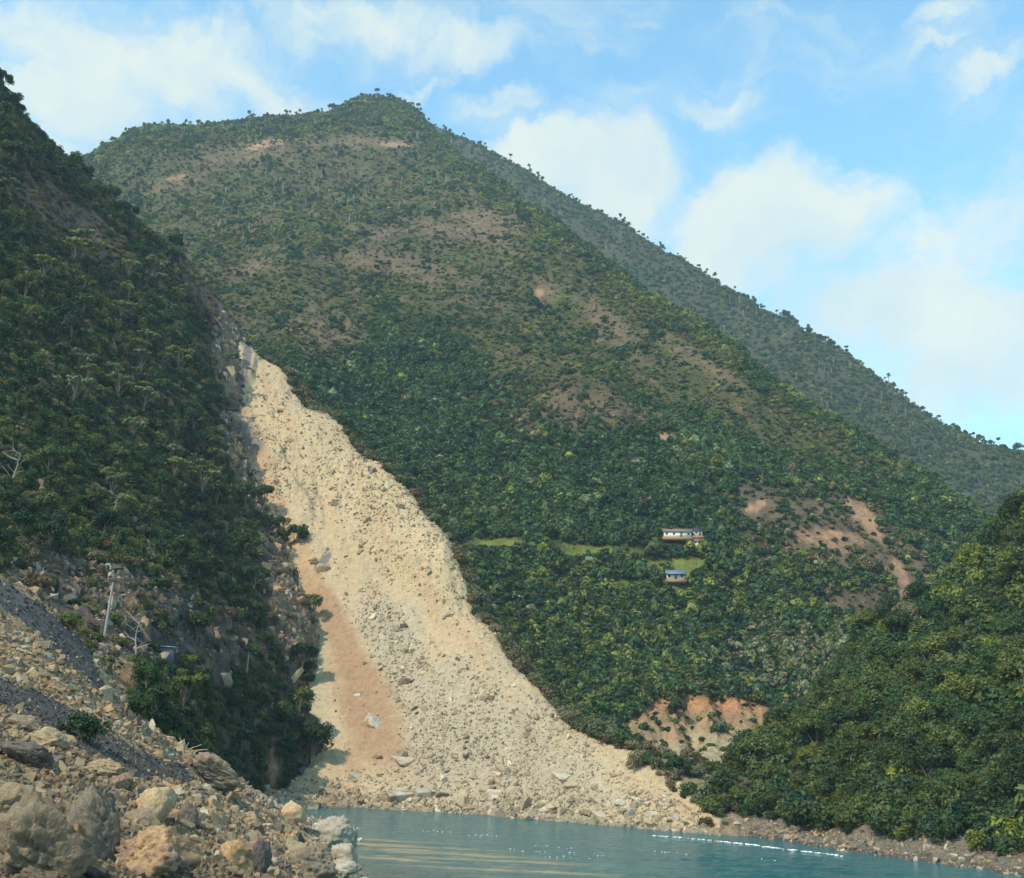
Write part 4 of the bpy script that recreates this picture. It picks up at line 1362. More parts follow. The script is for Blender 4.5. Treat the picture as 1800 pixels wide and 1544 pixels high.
P = cand(surfR, 1235, 2300, 98, 275, 11000)
px, py, dd = project(P)
keep = cull(P, ['R'], 3.5, 420) & (P[:, 2] > 1.6 + rng.uniform(0, 1.5, len(P))) & (rng.uniform(0, 1, len(P)) < .7)
P = P[keep]; n = len(P); dd = dd[keep]
s = rng.uniform(.5, 1.3, n) * np.interp(dd, [110, 220], [.75, 1.2]) * np.where(project(P)[0] > 1840, 1.7, 1.0)
gn_scatter('jungle_undergrowth', P - np.array([0, 0, .3]), rnd_rot(n), s[:, None] * rng.uniform(.8, 1.3, (n, 3)), rng.integers(0, 5, n), np.clip(.26 + .12 * rng.normal(size=n), 0, .6), HV,
           label='green undergrowth between the trees of the right hill')
print('undergrowth', n)


# ------------------------------------------------------------------ rocks
def rock_scatter(name, surf, p0, p1, y0, y1, ncand, probf, sizef, tonef, keys, label, coll, zmin=-.3, sink=.25):
    P = cand(surf, p0, p1, y0, y1, ncand)
    px, py, dd = project(P)
    keep = (rng.uniform(0, 1, len(P)) < probf(px, py, P)) & (P[:, 2] > zmin)
    P = P[keep]
    keep = cull(P, keys, .5, 60) if keys else cull(P, [], 0, 60)
    P = P[keep]; px, py, dd = project(P); n = len(P)
    s = sizef(px, py, dd, n, P)
    gn_scatter(name, P + np.array([0, 0, 1])[None, :] * (s * (.3 - sink))[:, None], rnd_rot(n, True) * np.array([1, 1, 1]), s[:, None] * rng.uniform(.75, 1.15, (n, 3)), rng.integers(0, 8, n), np.clip(tonef(px, py, P, n), 0, 1), coll, label=label)
    print(name, n)


def tone_bank(px, py, P, n):
    t_ = rng.choice([.28, .38, .48, .56, .66, .80, .93], n, p=[.12, .20, .26, .18, .11, .07, .06]) + rng.normal(size=n) * .05
    up = inpoly(px, py, [(-300, 960), (0, 1040), (210, 1220), (350, 1330), (300, 1350), (150, 1260), (0, 1190), (-300, 1120)])
    t_ = np.where(up, rng.choice([.45, .56, .68, .93], n, p=[.35, .3, .25, .10]) + rng.normal(size=n) * .04, t_)
    pale_ = sstep(60, 10, np.abs(px - np.interp(py, [1400, 1440, 1470, 1500, 1544], [470, 545, 590, 610, 625])))
    t_ = np.where(rng.uniform(0, 1, n) < pale_ * .75, rng.uniform(.86, .97, n), t_)
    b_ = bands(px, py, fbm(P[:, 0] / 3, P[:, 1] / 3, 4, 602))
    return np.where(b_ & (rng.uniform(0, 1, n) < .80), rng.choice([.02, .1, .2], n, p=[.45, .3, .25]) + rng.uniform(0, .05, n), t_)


def size_bank(px, py, dd, n, P):
    q = np.exp(rng.normal(size=n) * .48 + math.log(3.9))
    q = np.where(rng.uniform(0, 1, n) < .10, q * rng.uniform(1.3, 2.2, n), q)
    q *= np.interp(dd, [20, 50, 90, 200], [1.15, 1.05, .85, .75])
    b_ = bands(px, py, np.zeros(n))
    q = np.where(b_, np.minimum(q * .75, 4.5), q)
    return q * dd / F * .95


rock_scatter('bank_rubble', surfA, -40, 700, 13, 232, 90000, lambda px, py, P: 0.92 + 0 * px, size_bank, tone_bank, [], 'loose angular rubble covering the near river bank', RC)


def slide_prob(px, py, P):
    gr_ = np.maximum(sstep(1.2, .5, blob(px, py, 880, 1340, 340, 140, 36)), sstep(1.1, .5, blob(px, py, 680, 1130, 60, 130, -28)))
    foot = sstep(9, 2, P[:, 2])
    up = sstep(1.2, .5, blob(px, py, 700, 930, 200, 80, 48)) * .8
    up2 = sstep(1.1, .4, blob(px, py, 500, 830, 130, 150, 50)) * .7
    lim_ = np.interp(px, crx, crY)
    ins_ = inpoly(px, py, SCAR) & (P[:, 1] < lim_ - 2)
    og_ = sstep(1.15, .8, np.abs(px - np.interp(py, [990, 1050, 1130, 1200, 1270, 1340, 1400], [520, 568, 605, 632, 655, 672, 690])) / np.interp(py, [990, 1050, 1130, 1200, 1270, 1330, 1390], [10, 28, 36, 46, 56, 50, 30])) * sstep(1350, 1300, py)
    pl = sstep(1.1, .7, blob(px, py, 535, 1200, 55, 130, -5))
    p = np.maximum.reduce([gr_ * .95, foot, up, up2, .10 + 0 * px])
    p = np.clip(p * (1 - .93 * og_) * (1 - .9 * pl * (1 - foot)), 0, 1)
    clump = .45 + 1.1 * sstep(-.3, .5, fbm(P[:, 0] / 8, P[:, 1] / 12, 3, 309))
    return p * ins_ * clump


def slide_size(px, py, dd, n, P):
    q = np.exp(rng.normal(size=n) * .38 + math.log(2.0))
    q *= 1 + .9 * sstep(8, 1, P[:, 2]) * rng.uniform(0, 1, n)
    q = np.where(rng.uniform(0, 1, n) < .07, q * rng.uniform(1.6, 3.2, n), q)
    return q * dd / F * .95


def slide_tone(px, py, P, n):
    up_ = sstep(1060, 1000, py)
    g_ = rng.uniform(.22, .62, n)
    g_ = np.where(rng.uniform(0, 1, n) < .3, rng.uniform(.8, 1.0, n), g_)
    return g_ * (1 - up_) + np.where(rng.uniform(0, 1, n) < .3, rng.uniform(.15, .45, n), rng.uniform(.5, .9, n)) * up_


rock_scatter('landslide_rubble', surfC, 400, 1290, 190, 470, 130000, slide_prob, slide_size, slide_tone, ['B'], 'loose grey and tan rubble strewn over the landslide', RS, sink=.32)
rock_scatter('shore_rubble', surfR, 1240, 1860, 100, 215, 16000, lambda px, py, P: sstep(4.5, 2.6, P[:, 2]), lambda px, py, dd, n, P: np.exp(rng.normal(size=n) * .45 + math.log(2.8)) * dd / F,
             lambda px, py, P, n: rng.choice([.24, .36, .48, .9, .4], n) + rng.normal(size=n) * .05, [], 'pale stones along the waterline under the right hill', RF)
rock_scatter('rockfall_rubble', surfB, 330, 580, 150, 460, 9000, lambda px, py, P: np.maximum.reduce([sstep(1.1, .6, blob(px, py, 525, 1080, 44, 120, -8)), sstep(1.1, .6, blob(px, py, 430, 750, 50, 70, 20)), sstep(1.1, .6, blob(px, py, 402, 620, 26, 70, -8))]),
             lambda px, py, dd, n, P: np.exp(rng.normal(size=n) * .4 + math.log(4.0)) * dd / F, lambda px, py, P, n: rng.choice([.3, .45, .55, .8, .93], n) + rng.normal(size=n) * .05, ['A'],
             'broken brown rock on the rim beside the landslide', RF)

rock_scatter('cliff_rock_faces', surfB, -40, 590, 120, 470, 16000, lambda px, py, P: zone_rock(px, py) * .8, lambda px, py, dd, n, P: np.exp(rng.normal(size=n) * .5 + math.log(5.5)) * dd / F,
             lambda px, py, P, n: rng.choice([.12, .22, .32, .42, .8], n) + rng.normal(size=n) * .05, ['A'], 'jagged brown and grey rock projecting from the left rock face', RC, sink=.45)
# boulders that can be told apart, each by itself -------------------------------------------------
def boulder(px, py, wpx, hpx, keys, tone, label, seed=None, group=None, me=None, sink=.30, rot=None, name='boulder', tilt=None, sub=None):
    h = cast(px, py + hpx * .42, keys)
    if h is None:
        return None
    p, dist = h[0], h[1]
    d = p.y
    wx = wpx * d / F / 1.75; hz = hpx * d / F / 1.45
    if me is None:
        me = rock_mesh('boulder', seed, sub or (5 if wpx > 75 else 4), 9 + (seed or 0) % 5, (1, 1, 1), 0.055)
    o = link(name, me, None, (p.x, p.y + wx * .3, p.z + hz * (1 - sink) * .55))
    o.scale = (wx, wx * .85, hz)
    o.rotation_euler = (rng.normal() * .12, (0 if tilt is None else math.radians(tilt)), rot if rot is not None else rng.normal() * .5)
    o['label'] = label; o['category'] = 'boulder'; o['tone'] = float(tone)
    if group:
        o['group'] = group
    return o


named = [
    (48, 1486, 158, 142, .35, 'huge tan and grey boulder at the bottom left corner, split by dark clefts', 11, 5),
    (128, 1500, 78, 84, .74, 'rusty boulder with grey-streaked side leaning against the huge corner boulder', 12, -8),
    (158, 1452, 92, 124, .27, 'tall egg-shaped grey-brown boulder standing above the biggest boulder', 13, -14),
    (255, 1500, 150, 84, .78, 'broad low brown boulder right of the egg-shaped one', 14, 4),
    (300, 1535, 76, 46, .20, 'blue-grey boulder cut by the bottom edge below the broad brown one', 15, 0),
    (70, 1540, 90, 34, .36, 'smooth tan boulder at the bottom edge under the huge corner boulder', 16, 0),
    (150, 1540, 60, 26, .18, 'flat grey stone in the shadowed gap between the large boulders', 17, 0),
    (412, 1500, 62, 58, .74, 'orange-brown wedge boulder with a dark cracked right side', 18, 8),
    (452, 1512, 34, 54, .14, 'dark upright slab right of the orange-brown wedge', 19, 10),
    (40, 1328, 96, 34, .22, 'flat greenish-grey slab lying on the rubble at the left edge', 20, 8),
    (80, 1300, 74, 34, .52, 'low tan boulder just above the greenish-grey slab', 21, -4),
    (40, 1268, 78, 30, .40, 'layered tan slab below the dark gravel strip at the left edge', 22, 12),
    (262, 1412, 74, 66, .56, 'ochre boulder with orange stain behind the egg-shaped one', 23, 12),
    (172, 1352, 78, 30, .56, 'pale ochre slab beside the lower end of the dark gravel strip', 24, 0),
    (208, 1374, 40, 26, .82, 'dark reddish stone at the right end of the ochre slab', 25, 5),
    (245, 1440, 58, 30, .50, 'tan flat stone throwing a dark shadow to its right', 26, 4),
    (362, 1352, 96, 44, .34, 'rounded grey-tan boulder at the top of the bank below the dry reeds', 27, 14),
    (540, 1518, 84, 62, .36, 'smooth brown-grey boulder near the water beside the white stones', 28, 0),
    (580, 1466, 76, 54, .93, 'whitish angular boulder nearest the waterline with a flat lit top', 29, 6),
    (604, 1500, 42, 46, .92, 'pale cream boulder on the water edge right of the whitish one', 30, 0),
    (513, 1430, 40, 36, .56, 'ochre pointed boulder breaking the waterline', 31, 0),
    (655, 1528, 44, 15, .93, 'flat white rock lying alone in the water', 32, 4),
    (20, 1400, 60, 44, .45, 'tan rounded stone at the left edge above the huge corner boulder', 33, 0),
    (325, 1430, 34, 42, .28, 'grey upright stone with a crack, right of the ochre boulder', 34, 0),
    (440, 1372, 34, 30, .45, 'tan block at the foot of the scrubby outcrop', 35, 0),
    (595, 1525, 54, 26, .92, 'low white rock at the waterline left of the lone flat rock', 36, 0),
]
for (a_, b_, w_, h_, tn, lab, sd, tl) in named:
    boulder(a_, b_, w_, h_, ['A'], tn, lab, seed=sd, tilt=tl)
slide_named = [
    (657, 1262, 32, 34, .90, 'pale rounded boulder alone on the orange earth streak'),
    (705, 1334, 36, 26, .90, 'pale boulder at the lower end of the orange streak'),
    (702, 1394, 48, 30, .90, 'largest pale boulder on the shore of the landslide'),
    (742, 1390, 30, 30, .90, 'broken pale boulder with black gaps beside the largest shore boulder'),
    (868, 1396, 28, 22, .90, 'pale block above the waterline in the middle of the landslide foot'),
    (712, 1196, 22, 20, .35, 'grey boulder with a black shadow beside the orange streak'),
    (640, 1216, 12, 9, .96, 'upper small pale stone on the orange streak'),
    (627, 1221, 10, 8, .96, 'lower small pale stone on the orange streak'),
    (566, 996, 22, 24, .46, 'angular rock nose with a dark underside at the top of the orange streak'),
    (548, 984, 16, 18, .52, 'tan rock behind the rock nose above the orange streak'),
    (588, 880, 14, 18, .40, 'boulder with a dark hollow high on the landslide'),
    (985, 1362, 30, 20, .93, 'cluster-topping pale block on the lower right rubble'),
    (1005, 1378, 24, 18, .45, 'tan block just below the pale block on the lower right rubble'),
    (790, 1078, 14, 14, .38, 'brown block casting a dark shadow below the middle cliff'),
    (862, 1226, 12, 12, .34, 'small dark-shadowed stone on the smooth right part of the landslide'),
    (660, 1328, 20, 16, .45, 'tan stone left of the pale boulder below the orange streak'),
    (870, 1360, 24, 14, .94, 'flat pale stone above the block in the landslide foot'),
    (590, 1400, 34, 14, .60, 'pinkish flat rock on the waterline at the left end of the landslide'),
]
for i, (a_, b_, w_, h_, tn, lab) in enumerate(slide_named):
    boulder(a_, b_, w_, h_, ['C', 'B'], tn, lab, me=BIG[i % 10], sink=.42)


def colour_name(t_):
    return ('dark slate' if t_ < .15 else 'grey' if t_ < .38 else 'tan' if t_ < .58 else 'ochre' if t_ < .76 else 'reddish brown' if t_ < .87 else 'pale cream')


def many(n, keys, pick, tonef, sizer, zonef, name='boulder', sink=.3, minsep=.9):
    placed = []; tries = 0
    while len(placed) < n and tries < n * 40:
        tries += 1
        x, y = pick()
        w_ = sizer(x, y); 
        if any((x - q[0]) ** 2 + (y - q[1]) ** 2 < (minsep * .5 * (w_ + q[2])) ** 2 for q in placed):
            continue
        tn = float(np.clip(tonef(x, y), 0, 1))
        h_ = w_ * rng.uniform(.55, .9)
        zn = zonef(x, y)
        if zn is None:
            continue
        big_ = 'large' if w_ > 30 else 'mid-sized' if w_ > 18 else 'small'
        cn = colour_name(tn)
        o = boulder(x, y, w_, h_, keys, tn, f"{big_} {cn} angular rock {zn}", me=BIG[rng.integers(0, 10)], group=f"{big_} {cn} rocks {zn}", sink=sink)
        if o is not None:
            placed.append((x, y, w_))
    return placed


LOW = [(0, 1250), (90, 1270), (180, 1350), (250, 1375), (350, 1395), (420, 1380), (470, 1400), (540, 1430), (600, 1480), (620, 1544), (0, 1544)]


def pick_low():
    while True:
        x, y = rng.uniform(0, 620), rng.uniform(1250, 1544)
        if inpoly(np.array(x), np.array(y), LOW):
            return x, y


many(150, ['A'], pick_low, lambda x, y: (rng.uniform(.86, .96) if (x > np.interp(y, [1400, 1440, 1470, 1500, 1544], [440, 505, 550, 560, 560]) and rng.uniform() < .75) else rng.choice([.24, .34, .42, .5, .56, .66, .82, .30]) + rng.normal() * .04),
     lambda x, y: float(np.clip(np.exp(rng.normal() * .35 + math.log(19)), 12, 46)) * float(np.interp(y, [1280, 1400, 1544], [.75, .85, 1.1])),
     lambda x, y: ('by the waterline of the near bank' if x > np.interp(y, [1400, 1440, 1470, 1500, 1544], [430, 495, 540, 550, 550]) else 'under the dark gravel strip' if y < 1360 and x < 240 else 'in the middle of the near rubble bank' if y < 1460 else 'among the nearest rubble at the bottom'))
UPB = [(0, 1075), (110, 1150), (210, 1250), (330, 1345), (290, 1345), (190, 1270), (90, 1210), (0, 1180)]


def pick_up():
    while True:
        x, y = rng.uniform(0, 330), rng.uniform(1075, 1345)
        if inpoly(np.array(x), np.array(y), UPB):
            return x, y


many(46, ['A'], pick_up, lambda x, y: rng.choice([.5, .6, .72, .93]), lambda x, y: rng.uniform(11, 17), lambda x, y: 'on the orange scree between the two dark gravel strips')
many(40, ['C', 'B'], lambda: (lambda x: (x, np.interp(x, [560, 800, 1000, 1240], [1396, 1412, 1428, 1446]) - rng.exponential(16)))(rng.uniform(600, 1240)), lambda x, y: rng.choice([.4, .5, .93, .96]), lambda x, y: rng.uniform(11, 24),
     lambda x, y: 'along the shore at the foot of the landslide', sink=.35)
many(32, ['R'], lambda: (lambda x: (x, np.interp(x, [1300, 1480, 1650, 1800], [1462, 1490, 1512, 1532]) - rng.exponential(7)))(rng.uniform(1290, 1800)), lambda x, y: rng.choice([.3, .38, .46, .9, .5]), lambda x, y: rng.uniform(8, 15),
     lambda x, y: 'on the stony shore below the right hill', sink=.3)


# ------------------------------------------------------------------ power poles
M_conc = plain_mat('weathered_concrete', (0.27, 0.26, 0.24), .85, .2, 3)
M_metal = plain_mat('galvanised_metal', (0.35, 0.36, 0.37), .5, .15, 4)


def pole(bx, by, tx, ty, label):
    h = cast(bx, by, ['B', 'A'])
    p = h[0]; d = p.y
    top = wp(tx, ty, d)
    Hh = float(top[2] - p.z)
    o = thing('utility_pole', label, 'utility pole', (p.x, p.y, p.z - .2))
    o.rotation_euler = (0, math.radians(1.0), 0)
    v, f = tube_geo([([(0, 0, -.5), (0, 0, Hh * .5), (0, 0, Hh)], [.22, .18, .13])], 10)
    part('shaft', mesh_from('shaft', v, f, [M_conc]), o)
    v, f = tube_geo([([(0, 0, Hh), (0, 0, Hh + .08)], [.15, .02])], 10)
    part('cap', mesh_from('cap', v, f, [M_metal]), o)
    for zz in (Hh * .86, Hh * .93):
        v, f = tube_geo([([(0, 0, zz), (0, 0, zz + .12)], [.17, .17])], 10)
        part('band', mesh_from('band', v, f, [M_metal]), o)


pole(183, 1122, 193, 1022, 'tall bare concrete pole standing on the road against the dark rock face')
pole(431, 1202, 438, 1147, 'shorter bare pole farther along the road beside the landslide')


# ------------------------------------------------------------------ houses
def box(x0, x1, y0, y1, z0, z1):
    V = [(x0, y0, z0), (x1, y0, z0), (x1, y1, z0), (x0, y1, z0), (x0, y0, z1), (x1, y0, z1), (x1, y1, z1), (x0, y1, z1)]
    Fc = [(0, 3, 2, 1), (4, 5, 6, 7), (0, 1, 5, 4), (1, 2, 6, 5), (2, 3, 7, 6), (3, 0, 4, 7)]
    return V, Fc


def bm(name, boxes, mat):
    V, Fc = [], []
    for b in boxes:
        v, f = box(*b); o = len(V)
        V += v; Fc += [tuple(i + o for i in q) for q in f]
    return mesh_from(name, V, Fc, [mat], smooth=False)


def gable_roof(name, L, D, z, rise, over, mat, th=.12):
    x0, x1, y0, y1 = -L / 2 - over, L / 2 + over, -D / 2 - over, D / 2 + over
    V = []
    for x in (x0, x1):
        V += [(x, y0, z - .25), (x, 0, z + rise), (x, y1, z - .25), (x, y0, z - .25 + th), (x, 0, z + rise + th), (x, y1, z - .25 + th)]
    Fc = [(0, 1, 7, 6), (1, 2, 8, 7), (3, 9, 10, 4), (4, 10, 11, 5), (0, 6, 9, 3), (2, 5, 11, 8), (0, 3, 4, 1), (1, 4, 5, 2), (6, 7, 10, 9), (7, 8, 11, 10)]
    return mesh_from(name, V, Fc, [mat], smooth=False)


M_white = plain_mat('whitewash', (.78, .76, .70), .9, .12, .8)
M_brownroof = plain_mat('clay_roof', (.20, .12, .09), .85, .4, 1.2)
M_blueroof = plain_mat('blue_sheet_roof', (.12, .17, .24), .5, .3, 1.2)
M_tin = plain_mat('rusty_sheet_roof', (.19, .10, .09), .7, .3, 1.2)
M_dark = plain_mat('dark_opening', (.03, .03, .035), .6, .1, 1)
M_wood = plain_mat('brown_wood', (.16, .09, .05), .8, .3, 2)
M_earth = plain_mat('orange_mud_plaster', (.30, .17, .09), .95, .3, 1)


def house(px, py, L, D, Hh, rise, roofm, wallm, label, yaw, doors=1, wins=3, plinth=None, porch=False):
    h = cast(px, py, ['M'])
    p = h[0]
    o = thing('farmhouse', label, 'house', (p.x, p.y - D * .2, p.z + .2), yaw)
    part('wall', bm('wall', [(-L / 2, L / 2, -D / 2, D / 2, 0, Hh)], wallm), o)
    v = [(-L / 2, -D / 2, Hh), (-L / 2, D / 2, Hh), (-L / 2, 0, Hh + rise), (L / 2, -D / 2, Hh), (L / 2, D / 2, Hh), (L / 2, 0, Hh + rise)]
    part('gable', mesh_from('gable', v, [(0, 1, 2), (3, 5, 4)], [wallm], smooth=False), o)
    part('roof', gable_roof('roof', L, D, Hh, rise, .5, roofm), o)
    part('plinth', bm('plinth', [(-L / 2 - .6, L / 2 + .6, -D / 2 - .9, D / 2 + .3, -1.3, 0.02)], plinth or M_earth), o)
    xs = np.linspace(-L / 2 + 1.1, L / 2 - 1.1, doors + wins)
    for i, x in enumerate(xs):
        if i == len(xs) // 2:
            d_ = part('door', bm('door', [(x - .45, x + .45, -D / 2 - .05, -D / 2 + .02, .02, 2.0)], M_wood), o)
        else:
            f_ = part('window', bm('window', [(x - .45, x + .45, -D / 2 - .05, -D / 2 + .02, .95, 1.05), (x - .45, x + .45, -D / 2 - .05, -D / 2 + .02, 1.75, 1.85), (x - .45, x - .37, -D / 2 - .05, -D / 2 + .02, 1.05, 1.75), (x + .37, x + .45, -D / 2 - .05, -D / 2 + .02, 1.05, 1.75)], M_wood), o)
            part('pane', bm('pane', [(x - .37, x + .37, -D / 2 - .03, -D / 2 + .01, 1.05, 1.75)], M_dark), f_)
    if porch:
        for x in (-L / 2 + .2, 0, L / 2 - .2):
            part('post', bm('post', [(x - .07, x + .07, -D / 2 - 1.2, -D / 2 - 1.06, .02, Hh - .5)], M_wood), o)
        part('porch_roof', bm('porch_roof', [(-L / 2, L / 2, -D / 2 - 1.5, -D / 2 - .01, Hh - .5, Hh - .38)], roofm), o)
    return o


TL = -ROLL
house(1190, 948, 11.0, 4.5, 2.4, 1.5, M_brownroof, M_white, 'long white farmhouse with a brown roof on the wooded mountainside', math.radians(-6))
house(1225, 945, 3.6, 3.2, 2.4, 1.0, M_dark, M_white, 'small white hut with a dark opening right of the long farmhouse', math.radians(4), 1, 1)
house(1226, 962, 4.2, 3.0, 1.9, 1.1, M_tin, M_white, 'small low shed with a reddish roof below the small white hut', math.radians(-8), 1, 1)
house(1187, 1022, 7.0, 4.2, 2.4, 1.5, M_blueroof, M_white, 'farmhouse with a dark blue roof among the yellow-green terraces', math.radians(-8), 1, 2, porch=True)

# roadside hut half hidden by the drooping tree
h = cast(286, 1162, ['B', 'A'])
p = h[0]
o = thing('roadside_shed', 'small grey-blue shed with a white corner post behind the drooping roadside tree', 'shed', (p.x, p.y, p.z), math.radians(6))
part('wall', bm('wall', [(-1.3, 1.4, -.9, 1.2, -.6, 2.1)], plain_mat('blue_grey_sheet', (.10, .12, .16), .6, .3, 1)), o)
part('roof', bm('roof', [(-1.5, 1.8, -1.2, 1.4, 2.11, 2.22)], plain_mat('pale_sheet', (.40, .46, .40), .6, .2, 1)), o)
part('post', bm('post', [(-1.5, -1.35, -1.1, -.95, -.6, 2.1)], M_white), o)


# ------------------------------------------------------------------ trees and plants worth their own name
def special_tree(px, py, protos, label, scale, tone, keys, name='tree', rotz=0, lift=0.0, tilt=(0, 0), cat='tree'):
    h = cast(px, py, keys)
    if h is None:
        print('NO HIT', label); return
    p = h[0]
    return put_tree(name, protos, label, cat, (p.x, p.y, p.z - .3 + lift), rotz, scale, None, tone, tilt)


KT = [tree_parts(1400 + i, 6.0, (2.6, 2.4, 2.3), 20, 4200, 0.17, 0.16, cz=3.6, cr=.40, nlimb=9) for i in range(3)]
special_tree(548, 1350, KT[0], 'dark bushy tree on the tip of the outcrop, throwing its shadow onto the landslide', 1.75, .12, ['B', 'C'], 'outcrop_tree')
special_tree(500, 1300, KT[1], 'dense dark bush-like tree on the crown of the outcrop beside the landslide', 1.35, .17, ['B', 'C'], 'outcrop_tree')
special_tree(455, 1262, KT[2], 'olive green tree at the left side of the outcrop top', 1.1, .24, ['B', 'C'], 'outcrop_tree')
DT = tree_parts(1420, 8.0, (2.2, 2.0, 3.0), 16, 2600, 0.22, 0.14, cz=4.6, cr=.34, flat=.5, droop=.9, spread=.95, nlimb=12)
special_tree(318, 1262, DT, 'tall tree with pale drooping leaves below the road and left of the light rocks', 1.0, .44, ['B', 'A'], 'drooping_tree')
special_tree(255, 1225, KT[1], 'round green bush-like tree below the road beside the orange slip', .8, .22, ['B', 'A'], 'roadside_tree')
special_tree(240, 1290, KT[0], 'low green tree at the top edge of the orange scree', .62, .17, ['B', 'A'], 'roadside_tree')
BU = tree_parts(1430, 2.6, (1.7, 1.5, 1.2), 16, 1500, 0.11, 0.05, cz=1.0, cr=.42)
special_tree(143, 1305, BU, 'lone dark green bush growing on the dark gravel strip', 1.0, .10, ['A'], 'bush', cat='bush')
for (bx, by, lab, sc_, tn) in [(170, 1132, 'bright green shrub at the foot of the tall pole', .9, .42), (120, 1106, 'bright yellow-green grass clump at the end of the road edge', .8, .5),
                               (145, 1118, 'yellow-green shrub on the road edge left of the tall pole', .8, .48), (212, 1138, 'green shrub just right of the tall pole', .9, .34), (470, 1222, 'pale green shrub at the foot of the shorter pole', 1.1, .44)]:
    special_tree(bx, by, BU, lab, sc_, tn, ['B', 'A'], 'shrub', cat='shrub')
BU2 = tree_parts(1431, 4.0, (2.6, 2.2, 1.9), 16, 1500, 0.2, 0.08, cz=1.6, cr=.42)
for (bx, by, lab, sc_, tn) in [(1190, 1365, 'dark round bush on the tan bank at the foot of the mountain', 1.25, .08), (1270, 1290, 'grey-green bush in the middle of the raw orange bank', 1.3, .76),
                               (1190, 1258, 'dark green bush in the notch of the raw orange bank', 1.6, .08), (795, 925, 'brown leafless shrub on the upper rim of the landslide', 1.2, .95), (915, 1160, 'grey brown shrub on the rim halfway down the landslide', 1.2, .86)]:
    special_tree(bx, by, BU2, lab, sc_, tn, ['M', 'C'], 'shrub', cat='shrub')


def bare_tree(px, py, Hm, label, keys, seed, lean=(.3, 0)):
    h = cast(px, py, keys); p = h[0]
    r = np.random.default_rng(seed)
    o = thing('bare_tree', label, 'tree', (p.x, p.y - .3, p.z - .2))
    main = [np.array([0, 0, -.3])]
    for i in range(1, 6):
        main.append(main[-1] + np.array([lean[0] * .3 + r.normal() * .12, r.normal() * .12, Hm / 5.5]))
    v, f = tube_geo([(main, [.17, .14, .11, .09, .06, .03])], 6)
    part('trunk', mesh_from('trunk', v, f, [M_dead]), o)
    for k in range(14):
        i = r.integers(1, 6); s_ = main[i]
        a = r.uniform(0, 6.28); L_ = Hm * r.uniform(.22, .45)
        e = s_ + np.array([math.cos(a) * L_, math.sin(a) * L_ * .7 - .3, L_ * r.uniform(.2, .9)])
        m = (s_ + e) / 2 + np.array([0, 0, r.uniform(-.2, .3)])
        v, f = tube_geo([([s_, m, e], [.07, .045, .018]), ([m, m + (e - m) * .5 + r.normal(size=3) * .3, m + (e - m) * .8 + r.normal(size=3) * .6], [.035, .025, .012])], 5)
        part('branch', mesh_from('branch', v, f, [M_dead]), o)


bare_tree(22, 850, 6.5, 'bleached bare tree near the left edge in the middle of the dark hillside', ['B'], 5, (.5, 0))
bare_tree(198, 915, 5.5, 'spreading bare yellowish tree above the rock face', ['B'], 6, (.1, 0))
bare_tree(455, 960, 4.0, 'small bleached snag beside the landslide rim', ['B'], 7, (.4, 0))
bare_tree(242, 1165, 6.5, 'thin leafless tree rising in front of the rock face right of the tall pole', ['B', 'A'], 8, (.1, 0))
bare_tree(348, 700, 5.0, 'pale forked bare tree under the layered trees by the scarp', ['B'], 9, (.5, 0))

# dry reeds
h = cast(322, 1330, ['A', 'B']); p = h[0]
o = thing('reed_clump', 'dry straw-coloured reeds arching at the top edge of the near bank', 'reeds', (p.x, p.y, p.z))
M_straw = plain_mat('straw', (.50, .40, .22), .8, .2, 3)
for k in range(12):
    a = rng.uniform(-.6, 1.3); L_ = rng.uniform(1.2, 2.4)
    tip = np.array([L_ * math.sin(a), rng.normal() * .3, L_ * math.cos(a)])
    v, f = tube_geo([([(0, 0, -.1), tip * .5 + np.array([0, 0, .25]), tip], [.025, .02, .03])], 4)
    part('stalk', mesh_from('stalk', v, f, [M_straw]), o)

# ------------------------------------------------------------------ broken water
M_foam = plain_mat('foam', (.80, .82, .80), .7, .1, 3)


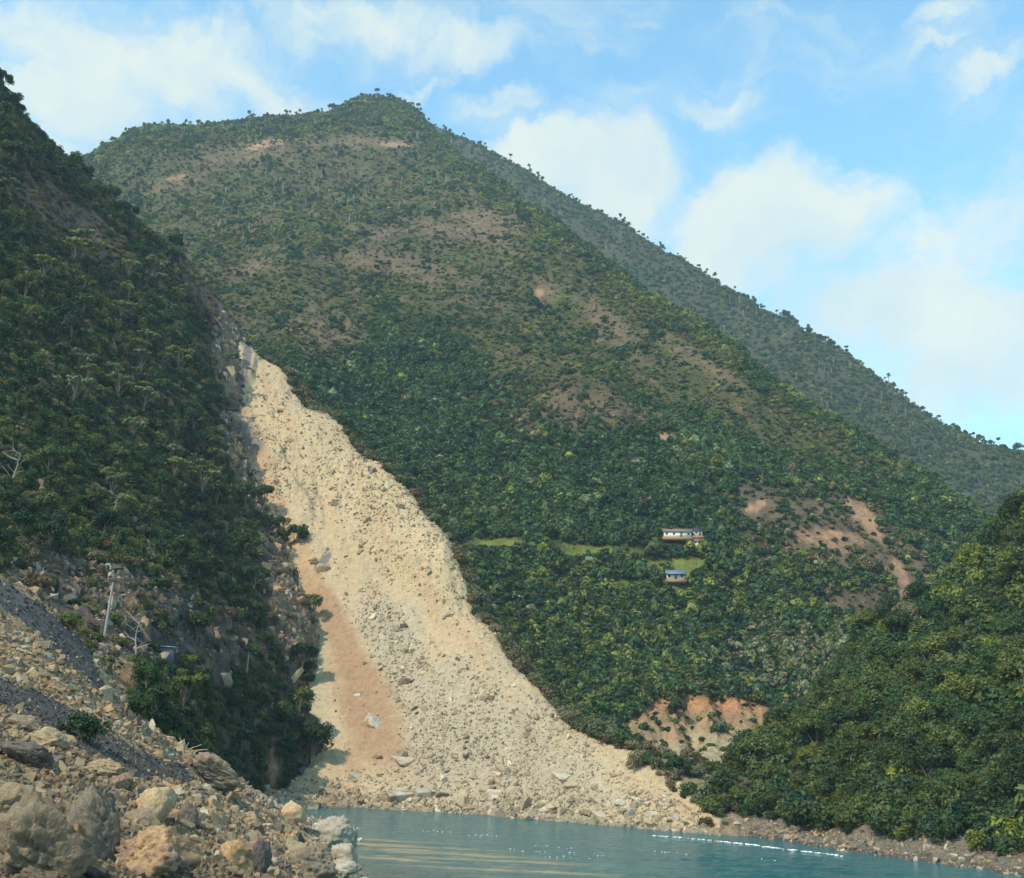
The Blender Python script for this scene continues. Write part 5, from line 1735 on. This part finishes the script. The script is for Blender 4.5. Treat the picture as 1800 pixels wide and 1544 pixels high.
def foam(name, path, n, wid, size, label, seed, wig=.5):
    r = np.random.default_rng(seed)
    pts = []
    for (a_, b_) in path:
        d = -CAMZ / float(tanel(a_, b_)); u = float(pix_dir(a_, b_)[0]); pts.append((u * d, d))
    pts = np.array(pts); seg = np.linspace(0, len(pts) - 1, n) + r.normal(size=n) * .05
    seg = np.clip(seg, 0, len(pts) - 1)
    X = np.interp(seg, range(len(pts)), pts[:, 0]) + r.normal(size=n) * wid * .5
    Y = np.interp(seg, range(len(pts)), pts[:, 1]) + r.normal(size=n) * wid
    kp = fbm(X / 3, Y / 1.2, 3, seed) > .05 - .3 * wig
    X, Y = X[kp], Y[kp]
    V0, F0 = ICO[1]
    Vs, Fs = [], []
    for i in range(len(X)):
        s_ = size * r.uniform(.15, 1.1)
        Vs.append(V0 * np.array([s_ * r.uniform(1, 2.2), s_ * .7, s_ * .35]) + np.array([X[i], Y[i], .05]) + r.normal(size=V0.shape) * s_ * .08); Fs.append(F0 + i * len(V0))
    link(name, mesh_from(name, np.concatenate(Vs), np.concatenate(Fs), [M_foam]), kind='stuff', label=label)


foam('foam', [(1150, 1470), (1250, 1478), (1330, 1487), (1400, 1496), (1480, 1505)], 240, .6, .22, 'white foam line where the current meets the gravel bar', 3, .3)
foam('foam', [(700, 1412), (850, 1427), (950, 1437), (1100, 1451), (1200, 1459)], 500, .6, .24, 'thin white water along the foot of the landslide', 4, -.3)
foam('foam', [(505, 1402), (560, 1404), (640, 1410)], 220, .5, .24, 'white riffles at the upstream end of the landslide shore', 5, 0)
for i, (a_, b_, c_) in enumerate([(540, 1421, 60), (1000, 1508, 110), (1040, 1503, 70), (930, 1497, 60), (620, 1456, 50), (970, 1490, 60), (760, 1462, 60), (1180, 1500, 80), (1330, 1512, 70), (860, 1470, 60)]):
    foam('foam', [(a_ - c_ / 2, b_ - 2), (a_ + c_ / 2, b_ + 2)], 22, 1.0, .09, 'small whitecaps on the open water', 20 + i, .1)

# ------------------------------------------------------------------ haze
hv, hf = box(-1700, 2600, -350, 3600, -9, 900)
hm = bpy.data.materials.new('haze'); hm.use_nodes = True
t = NT(hm.node_tree)
pv = t.n('ShaderNodeVolumePrincipled', {'Color': (0.62, 0.80, 0.96, 1), 'Density': HAZE_D, 'Anisotropy': 0.0})
ho = t.n('ShaderNodeOutputMaterial')
t.t.links.new(pv.outputs[0], ho.inputs['Volume'])
link('haze', mesh_from('haze', hv, hf, [hm], smooth=False), kind='stuff', label='thin blue haze filling the valley')
